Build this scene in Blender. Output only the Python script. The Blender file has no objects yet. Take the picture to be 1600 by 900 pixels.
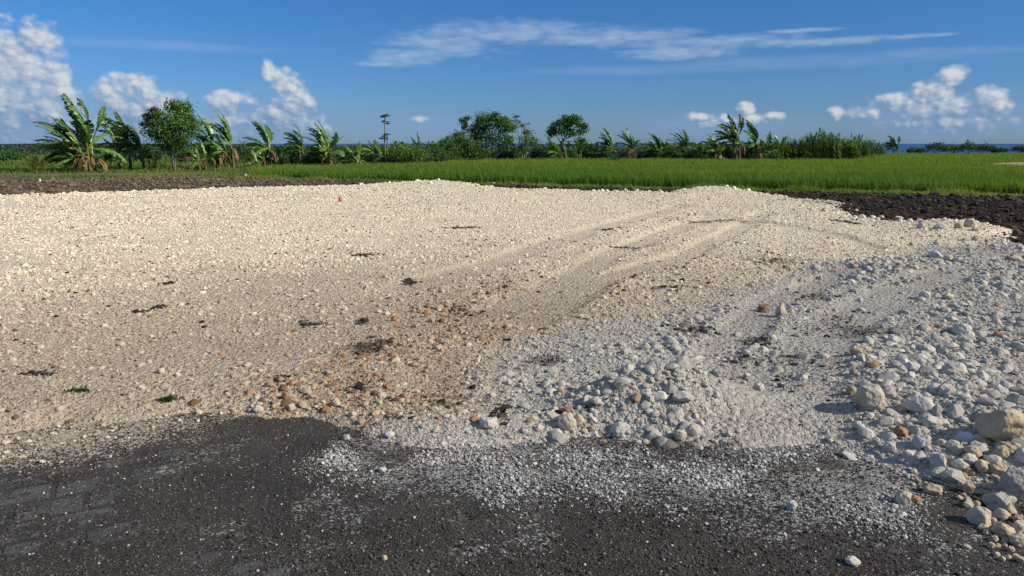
import bpy, math, random
import numpy as np

random.seed(7)
rng = np.random.default_rng(7)
scene = bpy.context.scene
COL = scene.collection
R = math.radians

# ------------------------------------------------------------------ camera
F = 800 / math.tan(R(34.5))
PITCH = R(11.0)
EYE = 1.6
cam_d = bpy.data.cameras.new('camera')
cam = bpy.data.objects.new('camera', cam_d)
COL.objects.link(cam)
cam.location = (0, 0, EYE)
cam.rotation_euler = (R(90) - PITCH, 0, 0)
cam_d.sensor_width = 36
cam_d.angle = R(69)
cam_d.clip_start = 0.05
cam_d.clip_end = 40000
scene.camera = cam


def raydir(u, v):
    dx, dy = (u - 800) / F, -(v - 450) / F
    return dx, math.cos(PITCH) + dy * math.sin(PITCH), -math.sin(PITCH) + dy * math.cos(PITCH)


def at(u, v, z=0.0):
    d = raydir(u, v)
    t = (z - EYE) / d[2]
    return d[0] * t, d[1] * t


def at_depth(u, v, y):
    d = raydir(u, v)
    t = y / d[1]
    return d[0] * t, y, EYE + d[2] * t


def azel(u, v):
    d = raydir(u, v)
    n = math.sqrt(sum(c * c for c in d))
    return math.degrees(math.atan2(d[0], d[1])), math.degrees(math.asin(d[2] / n))


def poly(pts, z=0.0):
    return np.array([at(u, v, z) for u, v in pts])


# ------------------------------------------------------------------ numpy noise
def _hash(ix, iy, seed):
    h = (ix.astype(np.int64) * 374761393 + iy.astype(np.int64) * 668265263 + seed * 1442695041) & 0xFFFFFFFF
    h = ((h ^ (h >> 13)) * 1274126177) & 0xFFFFFFFF
    h = (h ^ (h >> 16)) & 0xFFFFFFFF
    return h / 4294967295.0


def vnoise(x, y, seed=0):
    ix, iy = np.floor(x), np.floor(y)
    fx, fy = x - ix, y - iy
    sx, sy = fx * fx * (3 - 2 * fx), fy * fy * (3 - 2 * fy)
    a, b = _hash(ix, iy, seed), _hash(ix + 1, iy, seed)
    c, d = _hash(ix, iy + 1, seed), _hash(ix + 1, iy + 1, seed)
    return (a + (b - a) * sx) * (1 - sy) + (c + (d - c) * sx) * sy


def fbm(x, y, seed=0, octs=4, gain=0.5):
    s, a, t = 0.0, 1.0, 0.0
    for o in range(octs):
        c, n = math.cos(o * 1.1), math.sin(o * 1.1)
        s = s + a * vnoise((x * c - y * n) * 2 ** o + 17.3 * o, (x * n + y * c) * 2 ** o - 9.1 * o, seed + o)
        t += a
        a *= gain
    return s / t - 0.5


def sstep(a, b, x):
    t = np.clip((x - a) / (b - a), 0, 1)
    return t * t * (3 - 2 * t)


def sdpoly(px, py, P):
    """signed distance, positive inside"""
    px, py = np.asarray(px, float), np.asarray(py, float)
    d2 = np.full(px.shape, 1e18)
    ins = np.zeros(px.shape, bool)
    for i in range(len(P)):
        ax, ay = P[i]
        bx, by = P[(i + 1) % len(P)]
        ex, ey = bx - ax, by - ay
        wx, wy = px - ax, py - ay
        t = np.clip((wx * ex + wy * ey) / (ex * ex + ey * ey + 1e-12), 0, 1)
        d2 = np.minimum(d2, (wx - ex * t) ** 2 + (wy - ey * t) ** 2)
        c = (ay > py) != (by > py)
        xi = ax + (py - ay) / (by - ay + 1e-12) * ex
        ins ^= c & (px < xi)
    d = np.sqrt(d2)
    return np.where(ins, d, -d)


def dline(px, py, P):
    d2 = np.full(np.shape(px), 1e18)
    for i in range(len(P) - 1):
        ax, ay = P[i]
        ex, ey = P[i + 1][0] - ax, P[i + 1][1] - ay
        wx, wy = px - ax, py - ay
        t = np.clip((wx * ex + wy * ey) / (ex * ex + ey * ey + 1e-12), 0, 1)
        d2 = np.minimum(d2, (wx - ex * t) ** 2 + (wy - ey * t) ** 2)
    return np.sqrt(d2)


# ------------------------------------------------------------------ mesh helpers
def mesh(name, verts, faces, col=None, smooth=False, fcol=None):
    """faces: one (N,k) array or a list of such arrays"""
    verts = np.asarray(verts, np.float32)
    fl = faces if isinstance(faces, list) else [faces]
    fl = [np.asarray(f, np.int32) for f in fl if len(f)]
    me = bpy.data.meshes.new(name)
    me.vertices.add(len(verts))
    me.vertices.foreach_set('co', verts.ravel())
    loops = np.concatenate([f.ravel() for f in fl])
    totals = np.concatenate([np.full(len(f), f.shape[1], np.int32) for f in fl])
    starts = np.concatenate([[0], np.cumsum(totals)[:-1]]).astype(np.int32)
    me.loops.add(len(loops))
    me.loops.foreach_set('vertex_index', loops)
    me.polygons.add(len(totals))
    me.polygons.foreach_set('loop_start', starts)
    me.polygons.foreach_set('loop_total', totals)
    me.polygons.foreach_set('use_smooth', np.full(len(totals), smooth, bool))
    if col is not None:
        a = me.attributes.new('Col', 'FLOAT_COLOR', 'POINT')
        c = np.ones((len(verts), 4), np.float32)
        c[:, :3] = col
        a.data.foreach_set('color', c.ravel())
    me.update()
    me.validate()
    return me


def link(name, me, mat=None, parent=None, **props):
    o = bpy.data.objects.new(name, me)
    COL.objects.link(o)
    if me is not None and mat is not None and not me.materials:
        me.materials.append(mat)
    if parent is not None:
        o.parent = parent
    for k, v in props.items():
        if v is not None:
            o[k] = v
    return o


def thing(name, loc, label, category, group=None):
    o = link(name, None, label=label, category=category, group=group)
    o.location = loc
    return o


def grid_faces(nu, nv):
    i = np.arange(nu * nv).reshape(nu, nv)
    return np.stack([i[:-1, :-1], i[1:, :-1], i[1:, 1:], i[:-1, 1:]], -1).reshape(-1, 4)


# ------------------------------------------------------------------ node helpers
def new_mat(name):
    m = bpy.data.materials.new(name)
    m.use_nodes = True
    nt = m.node_tree
    nt.nodes.clear()
    return m, nt


class NB:
    def __init__(self, nt):
        self.nt = nt

    def n(self, t, **kw):
        nd = self.nt.nodes.new(t)
        for k, v in kw.items():
            setattr(nd, k, v)
        return nd

    def put(self, sock, v):
        if v is None:
            return
        if hasattr(v, 'is_linked') or hasattr(v, 'links'):
            self.nt.links.new(v, sock)
        else:
            sock.default_value = v

    def m(self, op, a, b=None, c=None, clamp=False):
        nd = self.n('ShaderNodeMath', operation=op, use_clamp=clamp)
        for i, v in enumerate((a, b, c)):
            self.put(nd.inputs[i], v)
        return nd.outputs[0]

    def vm(self, op, a, b=None):
        nd = self.n('ShaderNodeVectorMath', operation=op)
        self.put(nd.inputs[0], a)
        self.put(nd.inputs[1], b)
        return nd.outputs['Value'] if op in ('DOT_PRODUCT', 'LENGTH') else nd.outputs[0]

    def mix(self, fac, a, b, blend='MIX'):
        nd = self.n('ShaderNodeMix', data_type='RGBA', blend_type=blend)
        self.put(nd.inputs[0], fac)
        self.put(nd.inputs[6], a if not isinstance(a, tuple) or len(a) == 4 else (*a, 1))
        self.put(nd.inputs[7], b if not isinstance(b, tuple) or len(b) == 4 else (*b, 1))
        return nd.outputs[2]

    def noise(self, vec, scale, detail=4, rough=0.55, dist=0.0, out=0):
        nd = self.n('ShaderNodeTexNoise')
        self.put(nd.inputs['Vector'], vec)
        self.put(nd.inputs['Scale'], scale)
        nd.inputs['Detail'].default_value = detail
        nd.inputs['Roughness'].default_value = rough
        nd.inputs['Distortion'].default_value = dist
        return nd.outputs[out]

    def voro(self, vec, scale, feature='F1', out='Distance', rand=1.0, smooth=None):
        nd = self.n('ShaderNodeTexVoronoi', feature=feature)
        self.put(nd.inputs['Vector'], vec)
        self.put(nd.inputs['Scale'], scale)
        nd.inputs['Randomness'].default_value = rand
        if smooth is not None:
            nd.inputs['Smoothness'].default_value = smooth
        return nd.outputs[out]

    def ss(self, x, a, b):
        nd = self.n('ShaderNodeMapRange', interpolation_type='SMOOTHSTEP')
        self.put(nd.inputs[0], x)
        nd.inputs[1].default_value = a
        nd.inputs[2].default_value = b
        return nd.outputs[0]

    def bump(self, h, strength, dist, normal=None):
        nd = self.n('ShaderNodeBump')
        nd.inputs['Strength'].default_value = strength
        nd.inputs['Distance'].default_value = dist
        self.put(nd.inputs['Height'], h)
        self.put(nd.inputs['Normal'], normal)
        return nd.outputs[0]

    def bsdf(self, color, rough=0.9, normal=None, spec=0.2):
        nd = self.n('ShaderNodeBsdfPrincipled')
        self.put(nd.inputs['Base Color'], color if not isinstance(color, tuple) or len(color) == 4 else (*color, 1))
        self.put(nd.inputs['Roughness'], rough)
        self.put(nd.inputs['Specular IOR Level'], spec)
        self.put(nd.inputs['Normal'], normal)
        return nd.outputs[0]

    def out(self, sh):
        o = self.n('ShaderNodeOutputMaterial')
        self.nt.links.new(sh, o.inputs[0])

    def coord(self):
        return self.n('ShaderNodeNewGeometry').outputs['Position']

    def attr(self, name):
        nd = self.n('ShaderNodeAttribute', attribute_name=name)
        return nd.outputs['Color']


# ------------------------------------------------------------------ materials
def mat_rubble(name='limestone rubble'):
    m, nt = new_mat(name)
    b = NB(nt)
    p, c = b.coord(), b.attr('Col')
    cells = b.voro(p, 70, out='Color')
    sep = b.n('ShaderNodeSeparateColor')
    b.put(sep.inputs[0], cells)
    k = b.m('MULTIPLY_ADD', sep.outputs[0], 0.55, 0.68)
    k2 = b.m('MULTIPLY_ADD', b.noise(p, 1.7, 5, 0.6), 0.5, 0.75)
    col = b.vm('SCALE', c)
    nd = col.node
    b.put(nd.inputs['Scale'], b.m('MULTIPLY', k, k2))
    # a few iron-stained crumbs
    st = b.m('MULTIPLY', b.ss(sep.outputs[1], 0.86, 0.97), 0.5)
    col = b.mix(st, col, (0.36, 0.22, 0.12))
    h1 = b.voro(p, 70)
    h2 = b.voro(p, 26)
    n1 = b.bump(b.m('MULTIPLY', h2, -1.0), 0.85, 0.020)
    n2 = b.bump(b.m('MULTIPLY', h1, -1.0), 0.8, 0.009, n1)
    b.out(b.bsdf(col, 0.95, n2, 0.1))
    return m


def mat_gravel(name, bump=0.5, scale=60):
    m, nt = new_mat(name)
    b = NB(nt)
    p, c = b.coord(), b.attr('Col')
    k = b.m('MULTIPLY_ADD', b.noise(p, scale * 0.7, 3, 0.6), 0.5, 0.76)
    nd = b.n('ShaderNodeVectorMath', operation='SCALE')
    b.put(nd.inputs[0], c)
    b.put(nd.inputs['Scale'], k)
    n1 = b.bump(b.noise(p, scale, 4, 0.65), bump, 0.012)
    b.out(b.bsdf(nd.outputs[0], 0.93, n1, 0.12))
    return m


def mat_stone():
    m, nt = new_mat('weathered limestone')
    b = NB(nt)
    oi = b.n('ShaderNodeObjectInfo')
    tc = b.n('ShaderNodeTexCoord').outputs['Object']
    p = b.coord()
    big = b.noise(p, 9, 5, 0.6)
    fine = b.noise(p, 70, 4, 0.7)
    pit = b.voro(p, 45)
    k = b.m('MULTIPLY_ADD', big, 0.75, 0.62)
    k = b.m('MULTIPLY', k, b.m('MULTIPLY_ADD', fine, 0.4, 0.8))
    nd = b.n('ShaderNodeVectorMath', operation='SCALE')
    b.put(nd.inputs[0], oi.outputs['Color'])
    b.put(nd.inputs['Scale'], k)
    stain = b.m('MULTIPLY', b.ss(b.noise(tc, 1.3, 4, 0.6), 0.53, 0.7), 0.5)
    col = b.mix(stain, nd.outputs[0], (0.40, 0.29, 0.17))
    n1 = b.bump(b.m('ADD', big, b.m('MULTIPLY', pit, 0.25)), 0.8, 0.03)
    n2 = b.bump(fine, 0.6, 0.006, n1)
    b.out(b.bsdf(col, 0.92, n2, 0.15))
    return m


def mat_road():
    m, nt = new_mat('dirty road surface')
    b = NB(nt)
    p = b.coord()
    sep = b.n('ShaderNodeSeparateColor')
    b.put(sep.inputs[0], b.attr('Col'))
    paver, dust, mud = sep.outputs[0], sep.outputs[1], sep.outputs[2]
    n_big = b.noise(p, 1.6, 5, 0.6)
    n_mid = b.noise(p, 11, 5, 0.65)
    grain = b.voro(p, 170, out='Color')
    gs = b.n('ShaderNodeSeparateColor')
    b.put(gs.inputs[0], grain)
    sand = b.mix(b.ss(n_big, 0.35, 0.65), (0.034, 0.031, 0.028), (0.062, 0.056, 0.049))
    sand = b.mix(b.m('MULTIPLY', b.ss(gs.outputs[0], 0.6, 1.0), 0.55), sand, (0.13, 0.12, 0.105))
    sand = b.mix(b.m('MULTIPLY', b.ss(gs.outputs[1], 0.975, 0.995), 0.6), sand, (0.5, 0.48, 0.44))
    # pavers
    mp = b.n('ShaderNodeMapping', vector_type='TEXTURE')
    b.put(mp.inputs['Vector'], p)
    mp.inputs['Rotation'].default_value = (0, 0, R(27))
    wob = b.vm('ADD', mp.outputs[0], b.vm('MULTIPLY', b.noise(p, 5, 2, 0.5, out=1), (0.02, 0.02, 0.0)))
    br = b.n('ShaderNodeTexBrick', offset=0.5)
    b.put(br.inputs['Vector'], wob)
    br.inputs['Color1'].default_value = (0.062, 0.064, 0.068, 1)
    br.inputs['Color2'].default_value = (0.10, 0.102, 0.107, 1)
    br.inputs['Mortar'].default_value = (0.03, 0.027, 0.023, 1)
    br.inputs['Scale'].default_value = 1.0
    br.inputs['Mortar Size'].default_value = 0.02
    br.inputs['Mortar Smooth'].default_value = 1.0
    br.inputs['Brick Width'].default_value = 0.29
    br.inputs['Row Height'].default_value = 0.19
    pm = b.m('MULTIPLY', paver, b.m('SUBTRACT', 1.0, br.outputs['Fac']))
    pm = b.ss(b.m('ADD', pm, b.m('MULTIPLY', b.m('SUBTRACT', b.noise(p, 6, 5, 0.65), 0.5), 3.2)), 0.74, 1.2)
    pav = b.mix(b.m('MULTIPLY', n_mid, 0.7), br.outputs['Color'], (0.07, 0.068, 0.066))
    pav = b.mix(b.m('MULTIPLY', b.ss(gs.outputs[1], 0.975, 0.99), 0.6), pav, (0.45, 0.43, 0.4))
    col = b.mix(pm, sand, pav)
    mudm = b.ss(b.m('ADD', mud, b.m('MULTIPLY', b.m('SUBTRACT', n_mid, 0.5), 0.9)), 0.4, 0.6)
    col = b.mix(mudm, col, (0.095, 0.082, 0.066))
    # white limestone dust and crumbs trodden onto the road
    crumb = b.voro(p, 95, out='Color')
    cs = b.n('ShaderNodeSeparateColor')
    b.put(cs.inputs[0], crumb)
    dn = b.m('ADD', b.m('MULTIPLY', dust, 0.62), b.m('MULTIPLY', b.m('SUBTRACT', b.noise(p, 5, 6, 0.7), 0.5), 1.5))
    dm = b.ss(b.m('SUBTRACT', dn, b.m('MULTIPLY', cs.outputs[0], 0.75)), -0.05, 0.12)
    sx = b.n('ShaderNodeSeparateXYZ')
    b.put(sx.inputs[0], p)
    warm = b.ss(sx.outputs[0], -0.7, -1.5)
    dcol = b.mix(cs.outputs[1], b.mix(warm, (0.20, 0.20, 0.19), (0.30, 0.255, 0.19)), b.mix(warm, (0.40, 0.395, 0.37), (0.50, 0.435, 0.335)))
    col = b.mix(b.m('MULTIPLY', dm, b.ss(dust, 0.02, 0.15)), col, dcol)
    hh = b.m('ADD', b.m('MULTIPLY', b.voro(p, 170), -1.0), b.m('MULTIPLY', b.voro(p, 60), -0.8))
    nrm = b.bump(b.m('MULTIPLY', hh, b.m('MULTIPLY_ADD', b.m('MAXIMUM', pm, mudm), -0.8, 1.0)), 0.9, 0.006)
    nrm = b.bump(b.m('ADD', n_mid, b.m('MULTIPLY', pm, 0.25)), 0.6, 0.02, nrm)
    rg = b.mix(mudm, (0.92, 0.92, 0.92), (0.7, 0.7, 0.7))
    b.out(b.bsdf(col, rg, nrm, 0.15))
    return m


def mat_soil():
    m, nt = new_mat('tilled dark soil')
    b = NB(nt)
    p = b.coord()
    c = b.attr('Col')
    n = b.noise(p, 3.5, 6, 0.7)
    nd = b.n('ShaderNodeVectorMath', operation='SCALE')
    b.put(nd.inputs[0], c)
    b.put(nd.inputs['Scale'], b.m('MULTIPLY_ADD', n, 1.6, 0.25))
    nrm = b.bump(b.noise(p, 14, 5, 0.7), 1.0, 0.08)
    b.out(b.bsdf(nd.outputs[0], 0.95, nrm, 0.1))
    return m


def mat_land():
    m, nt = new_mat('grassland')
    b = NB(nt)
    p = b.coord()
    n1, n2 = b.noise(p, 0.09, 5, 0.6), b.noise(p, 1.6, 5, 0.7)
    col = b.mix(b.ss(n1, 0.4, 0.6), (0.07, 0.125, 0.025), (0.11, 0.16, 0.036))
    col = b.mix(b.m('MULTIPLY', b.ss(n2, 0.45, 0.75), 0.7), col, (0.11, 0.095, 0.05))
    nrm = b.bump(b.noise(p, 5, 5, 0.7), 1.0, 0.15)
    b.out(b.bsdf(col, 0.95, nrm, 0.05))
    return m


def mat_leaf(name, trans=0.35, rough=0.55, spec=0.3):
    m, nt = new_mat(name)
    b = NB(nt)
    c = b.attr('Col')
    p = b.coord()
    nd = b.n('ShaderNodeVectorMath', operation='SCALE')
    b.put(nd.inputs[0], c)
    b.put(nd.inputs['Scale'], b.m('MULTIPLY_ADD', b.noise(p, 2.2, 3, 0.6), 0.7, 0.65))
    d = b.bsdf(nd.outputs[0], rough, None, spec)
    t = b.n('ShaderNodeBsdfTranslucent')
    b.put(t.inputs[0], b.mix(1.0, nd.outputs[0], (1.25, 1.35, 0.7), 'MULTIPLY'))
    mx = b.n('ShaderNodeMixShader')
    mx.inputs[0].default_value = trans
    nt.links.new(d, mx.inputs[1])
    nt.links.new(t.outputs[0], mx.inputs[2])
    b.out(mx.outputs[0])
    return m


def mat_simple(name, color, rough=0.8, bscale=20, var=0.4, spec=0.2, bd=0.01):
    m, nt = new_mat(name)
    b = NB(nt)
    p = b.coord()
    n = b.noise(p, bscale, 4, 0.6)
    col = b.mix(n, tuple(c * (1 - var) for c in color), tuple(c * (1 + var) for c in color))
    b.out(b.bsdf(col, rough, b.bump(n, 0.5, bd), spec))
    return m


def mat_sea():
    m, nt = new_mat('sea water')
    b = NB(nt)
    p = b.coord()
    sc = b.vm('MULTIPLY', p, (0.06, 0.12, 1))
    n = b.noise(sc, 1.0, 5, 0.6)
    col = b.mix(n, (0.006, 0.035, 0.10), (0.012, 0.055, 0.14))
    b.out(b.bsdf(col, 0.35, b.bump(n, 0.6, 0.5), 0.3))
    return m


M_RUB = mat_rubble()
M_GRAV = mat_gravel('limestone gravel', 0.5, 60)
M_GRIT = mat_gravel('road grit', 0.3, 120)
M_CLOD = mat_gravel('soil clods', 0.9, 25)
M_STONE = mat_stone()
M_ROAD = mat_road()
M_SOIL = mat_soil()
M_LAND = mat_land()
M_LEAF = mat_leaf('broad leaves', 0.3)
M_BAN = mat_leaf('banana leaves', 0.3, 0.38, 0.5)
M_GRASS = mat_leaf('grass blades', 0.35, 0.7, 0.1)
M_DRY = mat_leaf('dry leaves', 0.2, 0.9, 0.05)
M_BARK = mat_simple('bark', (0.20, 0.16, 0.115), 0.9, 14, 0.45)
M_STEM = mat_simple('banana stem', (0.13, 0.115, 0.055), 0.75, 9, 0.5)
M_SEA = mat_sea()

# ------------------------------------------------------------------ outlines on the ground (traced through the camera onto z=0)
PAD = poly([(-500, 690), (-200, 690), (0, 684), (90, 675), (190, 664), (270, 652), (330, 650), (420, 655), (520, 662), (590, 690),
            (680, 700), (760, 702), (830, 695), (930, 690), (1000, 702), (1100, 706), (1190, 706), (1270, 700), (1330, 720), (1400, 742),
            (1500, 760), (1600, 775), (1750, 800), (2300, 760), (2300, 400), (1750, 398), (1640, 392), (1590, 384), (1548, 372), (1556, 362),
            (1515, 351), (1440, 351), (1366, 344), (1326, 332), (1318, 317), (1240, 312), (1180, 305), (1145, 298), (1085, 299),
            (1050, 305), (980, 301), (900, 298), (830, 296), (760, 293), (705, 288), (640, 287), (540, 291), (400, 294),
            (300, 297), (200, 301), (100, 304), (0, 307), (-500, 322)])
COOL_ZONE = poly([(1130, 480), (1230, 440), (1290, 415), (1400, 405), (1480, 392), (1560, 378), (1640, 384), (2300, 400), (2300, 780),
              (1500, 790), (1200, 800), (950, 790), (700, 770), (600, 760), (560, 690), (740, 640), (790, 600), (900, 540), (1020, 510)])
RUST = poly([(1000, 425), (1060, 440), (900, 500), (760, 560), (720, 640), (640, 690), (330, 655), (300, 625), (460, 590), (600, 500), (760, 450)])
SPILL = poly([(560, 690), (760, 690), (1000, 700), (1250, 700), (1420, 745), (1480, 780), (1330, 800), (1150, 805), (900, 775), (700, 760), (600, 745), (490, 715)])
SPILL2 = poly([(-300, 640), (0, 650), (200, 650), (330, 652), (230, 690), (120, 715), (0, 725), (-300, 760)])
PAVER = poly([(-400, 650), (60, 668), (200, 678), (300, 700), (255, 760), (235, 830), (150, 870), (60, 885), (-400, 900)])
PAVER2 = poly([(290, 868), (390, 855), (520, 880), (540, 930), (280, 930)])
MUD = [poly([(560, 706), (700, 703), (850, 715), (960, 722), (960, 735), (850, 738), (700, 725), (600, 722)]),
       poly([(1000, 715), (1300, 712), (1330, 728), (1200, 738), (1000, 732)])]
RUTS = [(poly(q), w) for q, w in (
    ([(640, 455), (740, 425), (860, 385), (970, 350), (1060, 325)], .30),
    ([(760, 500), (840, 466), (952, 402), (1056, 361), (1120, 340)], .26),
    ([(827, 510), (935, 442), (1067, 405), (1171, 351), (1190, 335)], .24),
    ([(1094, 338), (1195, 351), (1296, 368), (1364, 392)], .22),
    ([(1265, 690), (1235, 610), (1290, 525), (1400, 465), (1520, 430)], .30),
    ([(1150, 640), (1120, 560), (1200, 480), (1330, 430)], .22),
    ([(1215, 705), (1205, 650), (1240, 590)], .42))]
SMEARS = [  # dark soil smeared over the limestone (u, v, half width, half height, strength)
    (582, 550, 26, 9, 1), (718, 496, 26, 7, .9), (567, 404, 20, 1.6, .9), (985, 598, 42, 5, 1), (1190, 545, 26, 16, .75),
    (985, 390, 34, 2, .55), (955, 361, 16, 1.2, .8), (1120, 349, 60, 2, .5), (222, 496, 9, 1.6, 1), (250, 489, 6, 2, 1), (262, 451, 7, 1.6, .9),
    (1085, 525, 30, 5, .7), (1040, 458, 26, 2, .6), (720, 360, 26, 1, .6), (640, 445, 8, 3, .9), (566, 511, 9, 4, .9),
    (560, 620, 30, 10, .7), (700, 640, 60, 10, .55), (440, 605, 10, 5, .9), (640, 660, 50, 9, .5), (1160, 575, 40, 10, .5), (930, 660, 50, 5, .4),
    (850, 575, 30, 6, .5), (490, 515, 20, 4, .5), (1350, 525, 60, 10, .45), (1560, 545, 60, 12, .5), (1450, 600, 40, 8, .4), (60, 596, 20, 3, .8),
    (1320, 350, 10, 4, .7), (1210, 415, 40, 5, .5), (780, 655, 12, 6, .9), (1270, 470, 30, 6, .45), (1300, 320, 40, 4, .4),
    (1010, 695, 90, 6, .7), (1180, 712, 120, 7, .9)]
SMW = []
for (u, v, a, b_, s) in SMEARS:
    x, y = at(u, v)
    x2, _ = at(u + a, v)
    y2 = at(u, v - b_)[1]
    SMW.append((x, y, x2 - x, y2 - y, s))
mx_, my_ = at(1030, 655)
MOUNDS = [(mx_, my_ + 0.12, 0.50, 0.26, 0.21), (at(1110, 640)[0], at(1110, 640)[1], 0.45, 0.35, 0.07), (at(1440, 440)[0], at(1440, 440)[1], 1.2, 0.9, 0.10),
          (at(1400, 620)[0], at(1400, 620)[1], 0.8, 0.6, 0.10), (at(1600, 700)[0], at(1600, 700)[1], 0.55, 0.6, 0.10),
          (at(1120, 303)[0], at(1120, 303)[1], 2.4, 2.6, 0.12), (at(690, 290)[0], at(690, 290)[1], 2.2, 1.6, 0.12), (at(1510, 360)[0], at(1510, 360)[1], 1.2, 0.9, 0.12),
          (at(1060, 570)[0], at(1060, 570)[1], 0.6, 0.4, 0.06), (at(820, 610)[0], at(820, 610)[1], 0.7, 0.3, 0.04)]


def smear(x, y):
    n = fbm(x * 7, y * 16, 41, 4, 0.7) + .5 * fbm(x * 3, y * 3, 42, 3)
    s = np.zeros(np.shape(x))
    for (cx, cy, a, b_, k) in SMW:
        q = ((x - cx) / (1.05 * a)) ** 2 + ((y - cy) / (1.05 * b_)) ** 2
        s = np.maximum(s, min(1, k + .1) * sstep(0.9, 0.5, q + n * 6.0 + (1 - k) * .5))
    return s


def rut(x, y):
    n = 0.10 * fbm(x * 1.3, y * 1.3, 77, 3)
    s = np.zeros(np.shape(x))
    for P, w in RUTS:
        s = np.maximum(s, sstep(1.25, 0.55, (dline(x, y, P) + n) / w))
    return s


def pad_mask(x, y):
    return sdpoly(x, y, PAD) + 0.34 * fbm(x * 1.6, y * 1.6, 5, 4, 0.6) * np.clip(np.hypot(x, y) / 5, 0.7, 2.0)


def pad_h(x, y, detail=True):
    sd = pad_mask(x, y)
    r = np.hypot(x, y)
    far = sstep(8, 20, r)
    z = -0.07 + (0.125 + 0.005 * far) * sstep(-0.22 - far * .3, 0.28 + far * .3, sd)
    w = sstep(-0.1, 0.5, sd)
    z = z + w * (0.05 * fbm(x * 0.5, y * 0.5, 11, 3) + 0.03 * fbm(x * 2.1, y * 2.1, 12, 3))
    for (cx, cy, a, b_, h) in MOUNDS:
        q = ((x - cx) / a) ** 2 + ((y - cy) / b_) ** 2
        z = z + h * np.exp(-q * 1.3) * (1 + 0.8 * fbm(x * 4, y * 4, 31, 3))
    rt = rut(x, y)
    z = z - 0.035 * rt * w
    if detail:
        rough = (1 - 0.75 * rt) * (0.35 + 0.65 * sstep(-0.2, 0.2, fbm(x * 0.7, y * 0.7, 21, 3) + 0.05))
        z = z + rough * w * (0.045 * fbm(x * 9, y * 9, 13, 4, 0.65))
    return z


def road_h(x, y):
    return 0.018 * fbm(x * 0.9, y * 0.9, 61, 3) + 0.006 * fbm(x * 8, y * 8, 62, 3)


def top_h(x, y):
    return np.maximum(pad_h(x, y), np.where(y < 6.5, road_h(x, y), -0.05))


CREAM = np.array((0.69, 0.61, 0.455))
TAN = np.array((0.40, 0.342, 0.258))
COOL = np.array((0.392, 0.373, 0.328))
SOILC = np.array((0.022, 0.019, 0.017))
RUSTC = np.array((0.27, 0.165, 0.095))


def albedo(x, y):
    r = np.hypot(x, y)
    t = sstep(14, 5, r + 3.0 * fbm(x * 0.35, y * 0.35, 51, 3))[..., None]
    c = CREAM * (1 - t) + TAN * t  # tan near: browner rubble, with the dimmer foreground light put into the colour
    f = sstep(-0.35, 0.45, sdpoly(x, y, COOL_ZONE) + 1.3 * fbm(x * 0.8, y * 0.8, 52, 4))[..., None]  # zone of cooler, darker grey rubble
    c = c * (1 - f) + COOL * f
    ru = (sstep(-0.5, 0.6, sdpoly(x, y, RUST) + 1.3 * fbm(x * 1.1, y * 1.1, 91, 4)) * sstep(0, .22, fbm(x * 3.6, y * 5.5, 94, 4)) * (1 - rut(x, y)))[..., None] * (1 - f)
    c = c * (1 - ru * np.array((.10, .16, .23)))
    s = smear(x, y)[..., None] * 0.8
    c = c * (1 - s) + SOILC * s
    return c, f[..., 0], s[..., 0]


# ------------------------------------------------------------------ limestone pad
nt_, nr_ = 640, 860
th = np.linspace(-0.98, 0.98, nt_)
rr = np.exp(np.linspace(math.log(2.3), math.log(40), nr_))
TH, RR = np.meshgrid(th, rr, indexing='ij')
X, Y = (RR * np.sin(TH)).ravel(), (RR * np.cos(TH)).ravel()
Z = pad_h(X, Y)
c, f, s = albedo(X, Y)
rt = rut(X, Y)[:, None]
c = c * (1 - rt * 0.12)
faces = grid_faces(nt_, nr_)[:, ::-1]
keep = sdpoly(X, Y, PAD) > -1.2
faces = faces[keep[faces].all(1)]
link('limestone_fill', mesh('limestone_fill', np.stack([X, Y, Z], 1), faces, c, True), M_RUB, kind='structure')

# ------------------------------------------------------------------ road
gx, gy = np.arange(-13, 13.01, 0.045), np.arange(-4, 6.6, 0.045)
GX, GY = np.meshgrid(gx, gy, indexing='ij')
X, Y = GX.ravel(), GY.ravel()
msk = np.zeros((len(X), 3))
nn = fbm(X * 2.5, Y * 2.5, 71, 4)
msk[:, 0] = np.maximum(sstep(-0.12, 0.12, sdpoly(X, Y, PAVER) + 0.3 * nn), sstep(-0.06, 0.06, sdpoly(X, Y, PAVER2) + 0.2 * nn))
d1 = sstep(-0.25, 0.22, sdpoly(X, Y, SPILL) + 0.5 * nn) * 0.95
d2 = sstep(-0.3, 0.3, sdpoly(X, Y, SPILL2) + 0.4 * nn)
msk[:, 1] = np.maximum(np.maximum(d1, d2), 0.35 * sstep(1.2, 0.0, -sdpoly(X, Y, SPILL)) * sstep(-.1, .25, nn))
md = np.maximum(*[sstep(-0.05, 0.06, sdpoly(X, Y, q) + 0.18 * nn) for q in MUD])
msk[:, 2] = md
msk[:, 1] *= 1 - 0.85 * md
link('road', mesh('road', np.stack([X, Y, road_h(X, Y)], 1), grid_faces(len(gx), len(gy)), msk, True), M_ROAD, kind='structure')


def road_dust(x, y):
    n = fbm(x * 2.5, y * 2.5, 71, 4)
    a = np.maximum(sstep(-0.25, 0.22, sdpoly(x, y, SPILL) + 0.5 * n), sstep(-0.3, 0.3, sdpoly(x, y, SPILL2) + 0.4 * n))
    return a


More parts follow.
